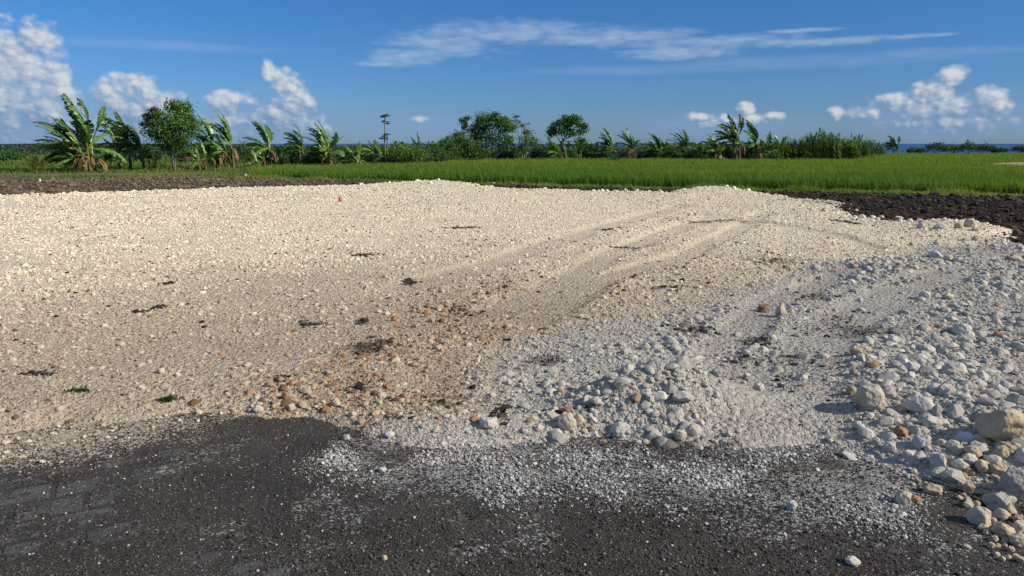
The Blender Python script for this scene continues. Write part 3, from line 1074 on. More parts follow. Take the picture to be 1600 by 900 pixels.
def banana(u, vb, vt, label, nleaf=8, lean=0.0, suckers=0, dead=3, wind=0.55, spread=1.0, tilt0=.15, depth=None, group='banana plants bent by the wind', stem_frac=.5, tear=.55, greenk=1.0, Lk=1.0, name='banana_plant', skirt=0):
    x, y = at(u, vb, -0.1)
    H = (vb - vt) / F * y * 1.0
    root = thing(name, (x, y, -0.12), label, 'banana plant', group)
    cr, dr = MB(), MB()
    nleaf = int(nleaf * 1.5)
    stem_frac = stem_frac * .88
    stems = [(0.0, 0.0, 1.0, nleaf)]
    for s in range(suckers + 1):
        a = rng.uniform(0, 6.28)
        stems.append((math.cos(a) * rng.uniform(.3, .75) * spread, math.sin(a) * .5, rng.uniform(.45, .88), max(5, int(nleaf * .75))))
    for (ox, oy, hs, nl) in stems:
        sh = H * stem_frac * hs
        p0 = np.array([ox, oy, 0])
        p2 = np.array([ox + lean * H, oy, sh])
        p1 = (p0 + p2) / 2 + np.array([lean * -.1, 0, 0])
        rb = 0.035 + 0.015 * H * hs
        st = MB()
        st.tube([p0, p1, p2, p2 + [0, 0, .1]], [rb * 1.25, rb, rb * .7, rb * .4], k=8)
        st.build('trunk', M_STEM, root, True)
        L = (H * hs - sh) * 1.16 * Lk
        for i in range(nl):
            f = i / max(1, nl - 1)
            az = math.pi + rng.normal(0, .85) if rng.uniform() < .78 else rng.uniform(0, 6.28)
            tl = tilt0 + 1.35 * f ** 1.25 + rng.uniform(-.08, .12)
            g = np.array((0.085, 0.175, 0.036)) * rng.uniform(.45, 1.45) * greenk
            if rng.uniform() < .3:
                g = g * np.array([1.5, 1.25, 1.1])
            banana_leaf(cr, p2 + np.array([0, 0, rng.uniform(-.1, .1)]), az, tl, L * rng.uniform(.75, 1.08) * (1 - .15 * f), 0.078 * L * rng.uniform(.8, 1.2) + .10, wind * rng.uniform(.35, 1.0), .10 + .5 * f, g, tear)
        for i in range(dead):
            az = rng.uniform(0, 6.28)
            c = np.array(random.choice([(0.20, 0.13, 0.065), (0.13, 0.085, 0.05), (0.27, 0.19, 0.10)]))
            banana_leaf(dr, p2 + np.array([0, 0, -.1 * sh]), az, 1.5, sh * rng.uniform(.6, .95), .14, .15, 2.2, c, 1.0, 12)
    for i in range(skirt):
        a = rng.uniform(0, 6.28)
        q = np.array([math.cos(a) * .55, math.sin(a) * .4, rng.uniform(.5, 1.0)])
        c = np.array(random.choice([(0.20, 0.13, 0.065), (0.11, 0.07, 0.04), (0.26, 0.18, 0.09)]))
        banana_leaf(dr, q, a, 1.7, rng.uniform(.7, 1.1), .15, .1, 2.5, c, 1.0, 10)
    cr.build('crown', M_BAN, root)
    if dr.v:
        dr.build('dry_leaves', M_DRY, root)
    return root


def fronds(u, vb, vt, label, nf=14, color='yellow', name='young_palm', category='palm', wind=.25, tilt=(0.15, 1.15), leaflet=.16, trunk=0.0, group=None, grav=.5):
    """pinnate palm with leaflets"""
    x, y = at(u, vb, -0.1)
    H = (vb - vt) / F * y
    root = thing(name, (x, y, -0.12), label, category, group)
    cr = MB()
    g0 = np.array(GREENS[color])
    sh = H * trunk
    if trunk:
        t = MB()
        t.tube([[0, 0, 0], [.03, 0, sh * .5], [0, 0, sh]], [.10, .08, .07], k=8)
        t.build('trunk', M_BARK, root, True)
    for i in range(nf):
        az = i * 2.4 + rng.uniform(-.3, .3)
        tl = tilt[0] + (tilt[1] - tilt[0]) * i / nf
        d = np.array([math.cos(az) * math.sin(tl), math.sin(az) * math.sin(tl), math.cos(tl)])
        L, ns = (H - sh) * rng.uniform(.95, 1.2), 16
        p = np.array([0, 0, sh])
        pts = [p]
        g = g0 * rng.uniform(.7, 1.25)
        for k in range(ns):
            d = d + np.array([-wind, 0, -grav * (k / ns)]) * (2.0 / ns)
            d /= np.linalg.norm(d)
            p = p + d * L / ns
            pts.append(p)
            if k > 2:
                for sgn in (-1, 1):
                    side = np.cross(d, [0, 0, 1.])
                    side /= np.linalg.norm(side) + 1e-9
                    for _ in range(2):
                        o = (side * sgn * .8 + d * .7 + np.array([-wind * .5, 0, -.25]) + rng.normal(0, .1, 3)) * leaflet * H * rng.uniform(.7, 1.1) * (1 - .4 * k / ns)
                        wv = d * .018 * H
                        q = p - d * rng.uniform(0, 1) * L / ns
                        cr.add([q - wv, q + wv, q + o * .6 + wv * .7, q + o], [(0, 1, 2, 3)], g * rng.uniform(.8, 1.2))
        cr.tube(pts, np.linspace(.016, .004, ns + 1), g * 1.5, k=3)
    cr.build('crown', M_LEAF, root)
    return root


def cane(u0, u1, vb, vt, label, n=60, name='cane_clump', group='cane clumps at the field edge', depth=1.6, category='cane', greens=('mid', 'pale', 'fresh')):
    xa, y = at(u0, vb, -0.1)
    xb, _ = at(u1, vb, -0.1)
    H = (vb - vt) / F * y
    cx = (xa + xb) / 2
    root = thing(name, (cx, y, -0.12), label, category, group)
    st, cr = MB(), MB()
    for i in range(n):
        ox = rng.uniform(-.5, .5) * (xb - xa)
        oy = rng.uniform(0, depth)
        prof = (1 - .45 * abs(ox / ((xb - xa) * .5)) ** 2.2)
        h = H * rng.uniform(.5, .92) * prof
        ln_ = np.array([rng.normal(-.06, .08) * h, rng.normal(0, .06) * h, h])
        p0 = np.array([ox, oy, 0])
        st.tube([p0, p0 + ln_ * [.35, .35, .5], p0 + ln_], [.022, .018, .01], k=4)
        g = np.array(GREENS[random.choice(greens)])
        for k in range(9):
            t = rng.uniform(.15, 1.0)
            p = p0 + ln_ * t
            az = rng.uniform(0, 6.28)
            d = np.array([math.cos(az) * .7, math.sin(az) * .7, 1.0])
            L = rng.uniform(.5, 1.05) * max(.7, H * .28)
            pts = [p]
            m = 6
            for q in range(m):
                d = d + np.array([-.75, 0, -.55 * (q + 1) / m * 1.6]) * (1.6 / m)
                d /= np.linalg.norm(d)
                pts.append(pts[-1] + d * L / m)
            pts = np.array(pts)
            side = np.cross(pts[-1] - pts[0], [0, 0, 1.])
            side = side / (np.linalg.norm(side) + 1e-9) + rng.normal(0, .35, 3)
            w = .036 * np.sin(np.linspace(.35, math.pi, m + 1))[:, None] + .004
            V = np.concatenate([pts - side * w, pts + side * w])
            Fc = [(j, j + 1, j + m + 2, j + m + 1) for j in range(m)]
            cr.add(V, Fc, g * rng.uniform(.7, 1.3))
    st.build('stalks', M_STEM, root, True)
    cr.build('foliage', M_GRASS, root)
    return root


def shrub(u, vb, vt, wpx, label, green='mid', leaf=.14, n=1800, group=None, name='shrub', dy=0.0, bare=None, lobes=4):
    x, y = at(u, vb, -0.1)
    y += dy
    x *= y / (y - dy) if dy else 1
    H = (vb - vt) / F * y
    W = wpx / F * y * .5
    lb = []
    for i in range(lobes):
        fx = (i + .5) / lobes * 2 - 1
        hh = H * (1 - .45 * fx * fx) * rng.uniform(.85, 1.0)
        lb.append((fx * W * .72, hh * .55, W * .42, hh * .40, 1.0, green))
    return tree((x, y, -0.12), lb, .03 + .012 * H, label, 'shrub', green, leaf, n, .22, name, 4, group, .30, .55, bare, -.25, 9, W * .4)


# ------------------------------------------------------------------ the row of plants, left to right
fronds(58, 270, 240, 'low yellow-green palm with drooping fronds at the left end of the grass strip', 18, leaflet=.22)
banana(142, 269, 165, 'largest banana clump, far left, skirted with brown dead leaves', 10, -.02, 3, 3, .62, 1.1, .12, stem_frac=.36, skirt=16, Lk=1.08)
banana(205, 266, 175, 'dark banana plant with one leaf straight up, left of the tall left tree', 8, -.01, 1, 2, .45, 1.2, .05, stem_frac=.42, greenk=.75)
fronds(241, 266, 247, 'small bright yellow young palm at the foot of the tall left tree', 11, leaflet=.2)
x, y = at(273, 267, -.1)
k = y / F
tree((x, y, -.12), [(4 * k, 74 * k, 24 * k, 20 * k, 1.5, 'fresh'), (14 * k, 96 * k, 17 * k, 12 * k, 1, 'fresh'), (28 * k, 68 * k, 16 * k, 17 * k, 1, 'fresh'), (-18 * k, 62 * k, 19 * k, 18 * k, 1.1, 'mid'),  # right lobes lighter, left and lower darker: sun and shade painted into leaves
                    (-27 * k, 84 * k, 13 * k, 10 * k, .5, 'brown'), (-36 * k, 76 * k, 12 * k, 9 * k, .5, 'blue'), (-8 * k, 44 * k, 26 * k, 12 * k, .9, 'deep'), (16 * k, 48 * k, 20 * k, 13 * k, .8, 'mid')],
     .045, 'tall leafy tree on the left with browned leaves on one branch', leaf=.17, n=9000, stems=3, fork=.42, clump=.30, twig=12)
tree((x + .5, y + .3, -.12), [(-14 * k, 22 * k, 13 * k, 12 * k, .5, 'brown'), (12 * k, 22 * k, 15 * k, 13 * k, .6, 'brown'), (26 * k, 16 * k, 10 * k, 12 * k, .4, 'brown')], .03,
     'dead brown brush tangled under the tall left tree', 'dry bush', 'brown', .13, 700, .2, 'dry_bush', 5, None, .35, .25, .35, -.2, 22, .5)
banana(322, 265, 222, 'short light green banana at the right foot of the tall left tree', 6, 0, 0, 2, .4, 1, .1, stem_frac=.35, greenk=1.2)
banana(338, 263, 186, 'banana with hanging leaves just right of the tall left tree', 8, -.02, 1, 3, .6, .7, .15, stem_frac=.5)
banana(366, 264, 181, 'banana with raised leaf tips and pale dry stem, second right of the tall tree', 8, -.03, 0, 3, .5, .6, .0, stem_frac=.48, greenk=1.1)
shrub(392, 262, 221, 50, 'dark round bush behind the bananas on the left', 'deep', dy=9, n=1500)
banana(402, 266, 238, 'low ragged banana sapling with dry stump by the end of the grass strip', 5, 0, 1, 2, .5, .6, .3, stem_frac=.4)
banana(424, 263, 190, 'banana with pale stem and one thin upright leaf left of the bowed one', 9, -.02, 1, 3, .7, .6, .05, stem_frac=.47)
shrub(452, 260, 222, 44, 'bush with broad dark leaves between two wind-bent bananas', 'deep', leaf=.22, dy=4, n=1300)
banana(476, 261, 197, 'banana with a bare stem bowed to the left, beside the dense banana clump', 8, -.03, 0, 1, 1.0, .6, .0, stem_frac=.5)
banana(515, 263, 191, 'dense banana clump with three stems before the gap in the row', 9, -.01, 2, 3, .75, .55, .02, stem_frac=.42)
shrub(492, 263, 236, 46, 'low green bush at the foot of the dense banana clump', 'mid', leaf=.2, dy=1.0, n=1100)
banana(560, 262, 222, 'low spreading banana at the left end of the papaya thicket', 7, 0, 1, 2, .35, 1, .3, stem_frac=.35)
banana(590, 260, 216, 'banana with leaves level to the ground beside the papaya', 7, 0, 1, 2, .4, .9, .25, stem_frac=.4, greenk=1.2)
# papaya
x, y = at(604, 259, -.1)
k = y / F
root = thing('papaya_tree', (x, y, -.12), 'tall thin papaya tree with tufts of leaves on a bare trunk', 'papaya tree')
t, c_ = MB(), MB()
t.tube([[-2 * k, 0, 0], [-1.5 * k, 0, 40 * k], [0, 0, 76 * k]], [.07, .055, .03], k=7)
t.tube([[-1.8 * k, 0, 6 * k], [1.4 * k, 0, 12 * k], [2.3 * k, 0, 25 * k], [2 * k, .1, 48 * k]], [.06, .06, .05, .04], k=7)
for (cx, cz, nl, ln_) in ((0, 76 * k, 13, 3.6 * k), (-.3 * k, 66 * k, 6, 4.2 * k), (-3 * k, 44 * k, 6, 4 * k), (2 * k, 48 * k, 6, 2.5 * k)):
    for i in range(nl):
        a, e = rng.uniform(0, 6.28), rng.uniform(-.6, .8)
        d = np.array([math.cos(a) * math.cos(e), math.sin(a) * math.cos(e), math.sin(e)])
        p0 = np.array([cx, 0, cz])
        tip = p0 + d * ln_
        c_.tube([p0, (p0 + tip) / 2 + [0, 0, .04], tip], [.012, .01, .006], (0.1, 0.13, 0.05), 3)
        for j in range(7):
            a2 = a + (j - 3) * .5
            dd = np.array([math.cos(a2), math.sin(a2), -.35])
            s2 = np.array([-math.sin(a2), math.cos(a2), 0]) * .05
            c_.add([tip, tip + dd * .16 + s2, tip + dd * .32, tip + dd * .16 - s2], [(0, 1, 2, 3)], np.array((0.035, 0.07, 0.022)) * rng.uniform(.7, 1.3))
t.build('trunk', M_BARK, root, True)
c_.build('crown', M_LEAF, root)
shrub(612, 261, 236, 40, 'very dark bush at the foot of the papaya', 'deep', dy=.6, n=1300)
shrub(637, 261, 217, 66, 'rounded light green bush right of the papaya', 'fresh', n=2600, lobes=5)
banana(657, 258, 213, 'banana with two upright leaf tips behind the rounded bush', 4, 0, 0, 1, .1, .5, 0, stem_frac=.45)
shrub(682, 259, 226, 46, 'medium green bush right of the rounded light green bush', 'mid', n=1800)
# tall centre group
x, y = at(712, 254, -.1)
k = y / F
tree((x, y, -.12), [(-8 * k, 26 * k, 13 * k, 14 * k, 1, 'pale'), (6 * k, 36 * k, 12 * k, 12 * k, 1, 'pale'), (16 * k, 22 * k, 11 * k, 13 * k, .8, 'mid')], .05, 'paler low tree leaning against the left side of the big central tree', n=3200, leaf=.2, fork=.25, stems=3)
x, y = at(768, 252, -.1)
k = y / F
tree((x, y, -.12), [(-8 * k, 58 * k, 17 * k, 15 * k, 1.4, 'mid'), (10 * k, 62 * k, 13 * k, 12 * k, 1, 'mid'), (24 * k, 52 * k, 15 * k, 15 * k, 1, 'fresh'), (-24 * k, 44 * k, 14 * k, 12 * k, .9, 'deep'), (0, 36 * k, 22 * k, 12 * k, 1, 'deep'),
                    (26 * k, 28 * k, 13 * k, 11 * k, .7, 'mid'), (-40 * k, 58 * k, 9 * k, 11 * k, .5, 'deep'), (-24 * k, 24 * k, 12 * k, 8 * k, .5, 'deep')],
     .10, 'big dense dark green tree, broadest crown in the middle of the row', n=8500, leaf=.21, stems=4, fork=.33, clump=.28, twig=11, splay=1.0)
x, y = at(818, 252, -.1)
k = y / F
tree((x, y, -.12), [(-12 * k, 58 * k, 8 * k, 14 * k, .25, 'brown'), (0, 52 * k, 10 * k, 14 * k, .25, 'brown'), (4 * k, 36 * k, 14 * k, 13 * k, .8, 'pale'), (14 * k, 26 * k, 10 * k, 12 * k, .5, 'pale'), (-6 * k, 16 * k, 10 * k, 8 * k, .4, 'mid')],
     .06, 'thin pale green tree with bare twigs on the right of the big central tree', n=2300, leaf=.19, stems=2, fork=.3, barecol=.3, clump=.28, twig=14)
x, y = at(886, 251, -.1)
k = y / F
tree((x, y, -.12), [(-8 * k, 58 * k, 14 * k, 9 * k, 1, 'mid'), (10 * k, 60 * k, 14 * k, 8 * k, 1, 'mid'), (24 * k, 48 * k, 10 * k, 9 * k, .6, 'mid'), (-20 * k, 44 * k, 12 * k, 8 * k, .7, 'deep'), (2 * k, 46 * k, 17 * k, 8 * k, .8, 'mid'), (22 * k, 30 * k, 7 * k, 7 * k, .25, 'deep')],
     .085, 'umbrella-shaped tree with a bare pale trunk and thin stems beneath its crown', n=4600, leaf=.21, stems=3, fork=.5, clump=.24, twig=12, splay=.7)
banana(868, 252, 212, 'banana under the left side of the umbrella-shaped tree', 7, 0, 1, 1, .6, .8, .2, stem_frac=.35, greenk=.9)
banana(905, 252, 218, 'banana under the right side of the umbrella-shaped tree', 6, 0, 0, 1, .2, .8, .1, stem_frac=.35)
shrub(865, 252, 238, 36, 'low dark bush at the left foot of the umbrella-shaped tree', 'deep', n=900)
banana(928, 251, 216, 'low leafy banana right of the umbrella-shaped tree', 7, 0, 1, 1, .4, .9, .1, stem_frac=.35, greenk=.75)
shrub(936, 252, 226, 44, 'dark bush between the umbrella-shaped tree and two upright bananas', 'deep', leaf=.22, n=1500, dy=2)
banana(957, 251, 199, 'banana with fanned leaves and brown stem, left one of two upright bananas', 8, -.01, 1, 2, .7, .5, .05, stem_frac=.45)
banana(988, 251, 201, 'narrow half-dry banana with spiky upright leaves, right one of two upright bananas', 6, -.02, 0, 5, .45, .4, .0, stem_frac=.45, greenk=.9, Lk=1.0)
shrub(958, 256, 243, 22, 'small round dark bush at the front edge of the rice below two upright bananas', 'deep', n=600, lobes=3)
shrub(975, 251, 228, 26, 'dark bush squeezed between two upright bananas', 'deep', n=800, dy=1)
banana(1032, 250, 209, 'bushy banana with all leaves swept left, alone in the gap right of two upright bananas', 10, 0, 1, 1, .8, .7, .1, stem_frac=.3, greenk=.95)
shrub(1052, 250, 230, 34, 'bright green bush right of the bushy swept banana', 'mid', n=1300, leaf=.2)
fronds(1070, 250, 204, 'sparse upright palm with thin ragged fronds near the middle of the right half', 11, 'mid', 'thin_palm', wind=.45, tilt=(.0, .8), leaflet=.12, trunk=.35)
shrub(1086, 250, 230, 40, 'dark bush at the foot of the sparse upright palm', 'deep', n=1300, leaf=.2)
banana(1120, 252, 208, 'squat banana clump with a wide skirt of red-brown dead leaves', 9, 0, 2, 3, .5, .8, .15, stem_frac=.42, skirt=18)
banana(1150, 253, 177, 'tallest banana of the right half, its leaves streaming left', 9, -.01, 1, 2, .75, .7, .05, stem_frac=.52, greenk=.7)
banana(1180, 252, 191, 'thin-stemmed banana right of the tallest one with arched leaves', 8, -.01, 1, 2, .7, .6, .05, stem_frac=.5, greenk=.75)
banana(1199, 251, 209, 'small banana with one broad upright leaf between the arched banana and the cane', 6, 0, 1, 2, .35, .5, .05, stem_frac=.42)
banana(1216, 251, 212, 'small banana touching the left end of the cane thicket', 6, 0, 1, 2, .5, .5, .05, stem_frac=.42)
shrub(1165, 252, 232, 60, 'dark undergrowth bush between the two tall bananas of the right half', 'deep', n=1300, leaf=.2, dy=1)
shrub(1205, 252, 236, 40, 'low green bush before the left end of the cane thicket', 'mid', n=900, leaf=.2, dy=.5)
cane(1222, 1262, 251, 212, 'low leftmost cane clump with brown stems', 60)
cane(1252, 1312, 251, 203, 'tallest cane clump with feathery tops', 120)
cane(1284, 1345, 253, 208, 'dense cane clump nearest the rice at the middle of the thicket', 120)
cane(1325, 1362, 248, 209, 'cane clump with bare brown stalks right of the thicket middle', 90)
cane(1350, 1386, 244, 216, 'low rightmost cane clump ending the thicket', 80)
banana(1400, 239, 209, 'lone windswept palm-like plant in front of the sea, right of the cane', 9, -.02, 1, 0, .8, .7, .05, stem_frac=.3, greenk=.5, group=None)
cols = ['deep', 'deep', 'mid', 'mid', 'deep', 'mid', 'deep']
for (u, vb, vt, w, lab, g) in (
        (1432, 239, 229, 30, 'first low bush right of the lone plant by the sea', 'deep'),
        (1462, 239, 219, 34, 'spiky bush at the left end of the far right hedge row', 'deep'),
        (1486, 239, 223, 34, 'lighter bush in the left half of the far right hedge row', 'mid'),
        (1512, 239, 217, 36, 'highest rounded bush of the far right hedge row', 'mid'),
        (1538, 239, 222, 34, 'dark sloping bush in the right half of the far right hedge row', 'deep'),
        (1560, 239, 229, 26, 'lowest bush tapering off the far right hedge row', 'deep'),
        (1594, 239, 224, 26, 'bush cut by the right edge of the view in front of the sea', 'deep')):
    shrub(u, vb, vt, w, lab, g, leaf=.3, n=900, group='bushes along the shore')
# darker bushes behind the left bananas
for (u, vb, vt, w, lab, g) in (
        (105, 256, 233, 60, 'dark bush behind the left side of the largest banana clump', 'deep'),
        (175, 256, 236, 44, 'low bush between the largest clump and the dark banana', 'mid'),
        (232, 255, 220, 46, 'broad dark tree-like bush behind the yellow young palm', 'deep'),
        (300, 256, 226, 60, 'deep green bush behind the dead brush', 'deep'),
        (20, 253, 236, 44, 'grey-green bush at the left edge of the view beyond the grass', 'mid'),
        (540, 254, 236, 30, 'far small bush in the gap left of the papaya thicket', 'deep')):
    shrub(u, vb, vt, w, lab, g, leaf=.24, n=1300)

for (u, vb, vt, w, lab, g) in (
        (428, 261, 228, 40, 'dark thicket bush directly behind the pale-stemmed banana', 'deep'),
        (500, 260, 226, 52, 'dark thicket bush directly behind the dense banana clump', 'deep'),
        (352, 261, 228, 44, 'dark thicket bush between the two bananas right of the tall tree', 'deep'),
        (545, 259, 231, 26, 'small green bush at the left end of the papaya thicket', 'mid'),
        (575, 260, 228, 44, 'dark bush behind the low spreading banana of the papaya thicket', 'deep'),
        (660, 258, 228, 40, 'dark bush between the rounded light bush and the next one', 'deep'),
        (735, 252, 228, 50, 'dark bush filling the gap under the left of the big central tree', 'deep'),
        (790, 252, 230, 50, 'dark bush at the feet of the big central tree', 'deep'),
        (922, 251, 221, 40, 'leafy green bush close behind the low banana right of the umbrella-shaped tree', 'mid'),
        (1062, 250, 222, 40, 'leafy green bush behind the sparse upright palm', 'mid'),
        (1170, 251, 219, 40, 'tall dark bush between the tallest banana and the arched one', 'deep'),
        (845, 252, 224, 40, 'dark bush in the gap left of the umbrella-shaped tree', 'deep'),
        (680, 257, 219, 40, 'leafy bush behind the medium green one', 'mid'),
        (465, 260, 221, 40, 'tall dark bush behind the bowed banana', 'deep'),
        (552, 258, 224, 40, 'leafy sunlit bush at the back of the papaya thicket, left part', 'mid'),
        (622, 259, 222, 46, 'leafy sunlit bush at the back of the papaya thicket, right part', 'fresh'),
        (698, 256, 212, 46, 'tall leafy bush at the left foot of the paler low tree', 'mid'),
        (740, 253, 214, 50, 'tall leafy bush below the left crown of the big central tree', 'mid'),
        (1100, 251, 220, 36, 'sunlit bush on the right of the sparse upright palm', 'fresh'),
        (1010, 250, 234, 40, 'low dark bush left of the bushy swept banana', 'deep'),
        (1095, 251, 226, 36, 'green bush left of the squat banana clump', 'mid'),
        (1140, 252, 226, 44, 'dark bush behind the stem of the tallest right-hand banana', 'deep'),
        (1195, 251, 224, 46, 'dark bush behind the small broad-leaved banana', 'deep'),
        (1228, 250, 222, 40, 'bush just left of the lowest cane clump', 'mid')):
    shrub(u, vb, vt, w, lab, g, leaf=.2, n=1500, dy=1.5)

# far wood on the left rise
n = 26000
az = np.radians(rng.uniform(-42, -8, n))
r = rng.uniform(120, 620, n)
x, y = r * np.sin(az), r * np.cos(az)
keep = (rng.uniform(0, 1, n) < sstep(0, .12, fbm(x * .022, y * .022, 161, 4) + .16 * sstep(200, 480, r))) & (np.degrees(az) < -8 - 6 * sstep(150, 350, r))
x, y, r = x[keep], y[keep], r[keep]
gz = land_h(x, y)
hh = 1.3 + 2.6 * sstep(-.2, .2, fbm(x * .03, y * .03, 162, 3)) * (0.4 + .7 * sstep(150, 400, r)) + 2.4 * sstep(350, 600, r) * (0.4 + sstep(-.15, .15, fbm(x * .012, y * .012, 163, 2)))
ctr = np.repeat(np.stack([x, y, gz], 1), 4, 0)
n4 = len(ctr)
ctr = ctr + rng.normal(0, 1, (n4, 3)) * np.array([1.2, 1.2, 0])
ctr[:, 2] += np.repeat(hh, 4) * rng.uniform(.15, .62, n4)
far = MB()
cg = np.array((0.034, 0.062, 0.026)) * rng.uniform(.6, 1.5, (n4, 1)) * np.repeat(rng.uniform(.7, 1.3, (len(x), 1)), 4, 0)
leaf_cloud(far, ctr, .8, 1.0, .75, cg)
far.build('distant_wood', M_LEAF, None, kind='stuff')

# scrub along the coast in front of the sea, seen through the gaps of the row
n = 16000
az = np.radians(rng.uniform(-9, 24, n))
r = rng.uniform(84, 120, n)
x, y = r * np.sin(az), r * np.cos(az)
hs_ = .35 + 1.5 * sstep(-.1, .25, fbm(x * .16, y * .16, 171, 3))
ctr = np.stack([x, y, -.1 + rng.uniform(0, 1, n) * hs_], 1)
far = MB()
leaf_cloud(far, ctr, .8, .6, .4, np.array((0.05, 0.10, 0.034)) * rng.uniform(.6, 1.5, (n, 1)))
far.build('coastal_scrub', M_LEAF, None, kind='stuff')


# ------------------------------------------------------------------ small things
def weed(u, v, size, label, n=40):
    x, y = at(u, v)
    z = float(top_h(np.array([x]), np.array([y]))[0])
    root = thing('weed_tuft', (x, y, z), label, 'weed', None)
    mb = MB()
    for i in range(n):
        a, t = rng.uniform(0, 6.28), rng.uniform(.2, 1.3)
        d = np.array([math.cos(a) * math.sin(t), math.sin(a) * math.sin(t), math.cos(t)])
        L = size * rng.uniform(.5, 1)
        s2 = np.array([-math.sin(a), math.cos(a), 0]) * L * .2
        p = np.array([rng.normal(0, size * .5), rng.normal(0, size * .2), 0])
        mb.add([p, p + d * L * .5 + s2, p + d * L - [0, 0, L * .2], p + d * L * .5 - s2], [(0, 1, 2, 3)], np.array((0.05, 0.10, 0.02)) * rng.uniform(.5, 1.4))
    mb.build('leaves', M_LEAF, root)


weed(125, 626, .05, 'flat green weed tuft growing on the pad edge, left one of two', 45)
weed(265, 637, .06, 'green weed tuft on the pad edge where the paving begins, right one of two', 50)


def lathe(prof, k=14):
    t = np.linspace(0, 2 * math.pi, k, endpoint=False)
    V = np.concatenate([np.stack([np.cos(t) * r_, np.sin(t) * r_, np.full(k, z_)], 1) for r_, z_ in prof])
    Fq = [(i * k + j, i * k + (j + 1) % k, (i + 1) * k + (j + 1) % k, (i + 1) * k + j) for i in range(len(prof) - 1) for j in range(k)]
    return V, Fq


x, y = at(531, 318)
z = float(top_h(np.array([x]), np.array([y]))[0])
root = thing('marker_cone', (x, y, z), 'tiny red marker cone standing on the pale limestone', 'cone')
mb = MB()
V, Fq = lathe([(.06, 0), (.06, .01), (.042, .012), (.026, .09), (.018, .14), (.009, .15), (.002, .15)])
mb.add(V, Fq, (0.4, 0.02, 0.02))
mb.build('body', mat_simple('red plastic', (0.42, 0.018, 0.014), 0.45, 30, .15, .4, .002), root, True)
root.rotation_euler = (0, R(4), 0)
M_STAKE = mat_simple('white paint', (0.75, 0.75, 0.72), 0.6, 30, .1)
for (u, v, h, lab) in ((63, 286, .17, 'short white marker stake in the dark soil at far left'), (384, 277, .16, 'thin white marker stake at the left end of the rice')):
    x, y = at(u, v, -.05)
    root = thing('marker_stake', (x, y, -.06), lab, 'stake')
    mb = MB()
    V, Fq = lathe([(.028, -.1), (.03, h * .6), (.034, h), (.02, h + .02), (.002, h + .022)], 8)
    mb.add(V, Fq, (.7, .7, .7))
    mb.build('post', M_STAKE, root, True)


# ------------------------------------------------------------------ individual stones
def rock_mesh(seed, lumpy=1.0, cuts=9):
    rg = np.random.default_rng(seed)
    V = ICO4[0].copy()
    for i in range(cuts):
        n = rg.normal(size=3)
        n /= np.linalg.norm(n)
        d = rg.uniform(.62, .92)
        q = V @ n
        over = q > d
        V[over] -= np.outer((q[over] - d) * .85, n)
    for fq, am in ((1.6, .20), (3.5, .10), (8, .045)):
        a = fbm(V[:, 0] * fq + seed, V[:, 1] * fq + V[:, 2] * 3.1, seed, 3)
        b_ = fbm(V[:, 1] * fq - seed, V[:, 2] * fq + V[:, 0] * 2.7, seed + 9, 3)
        V *= (1 + lumpy * am * (a + b_))[:, None]
    lo, hi = V.min(0), V.max(0)
    V = (V - (lo + hi) / 2) / (hi - lo) * 1.0      # unit box
    me = mesh('limestone_rock', V, ICO4[1], None, True)
    me.materials.append(M_STONE)
    return me


ROCKS = [rock_mesh(100 + i, 1.0 if i % 3 else 1.5, 7 + i % 5) for i in range(14)]
TANC, WHITEC, GREYC, CREAMC, BLUEC, ORANGEC, BROWNC = (0.43, 0.345, 0.235), (0.48, 0.46, 0.415), (0.36, 0.34, 0.30), (0.47, 0.415, 0.32), (0.39, 0.39, 0.375), (0.32, 0.175, 0.095), (0.20, 0.135, 0.08)
used = []


def rock(u, vb, wpx, hpx, col, label, name='limestone_rock', cat='rock', group=None, yaw=None, mi=None, jitter=.06):
    """u, vb: where the middle of the foot shows"""
    wpx, hpx = wpx * .86, hpx * .88
    zg = 0.05
    for _ in range(6):
        x, y = at(u, vb, zg)
        zg = .5 * zg + .5 * float(top_h(np.array([x]), np.array([y]))[0])
    y += wpx / F * y * .35
    s = math.hypot(y, EYE) / F
    w, h = wpx * s, hpx * s * 1.02
    d = w * rng.uniform(.75, 1.0)
    zz = float(top_h(np.array([x]), np.array([y]))[0])
    me = ROCKS[(mi if mi is not None else int(rng.integers(0, len(ROCKS)))) % len(ROCKS)]
    o = link(name, me, label=label, category=cat, group=group)
    o.scale = (w * 1.04, d, h * 1.15)
    o.location = (x, y, zz + h * .30)
    o.rotation_euler = (rng.uniform(-.15, .15), rng.uniform(-.15, .15), rng.uniform(-.4, .4) if yaw is None else yaw)
    k = rng.uniform(1 - jitter, 1 + jitter)
    o.color = (col[0] * k, col[1] * k, col[2] * k, 1)
    used.append((x, y, w))
    return o


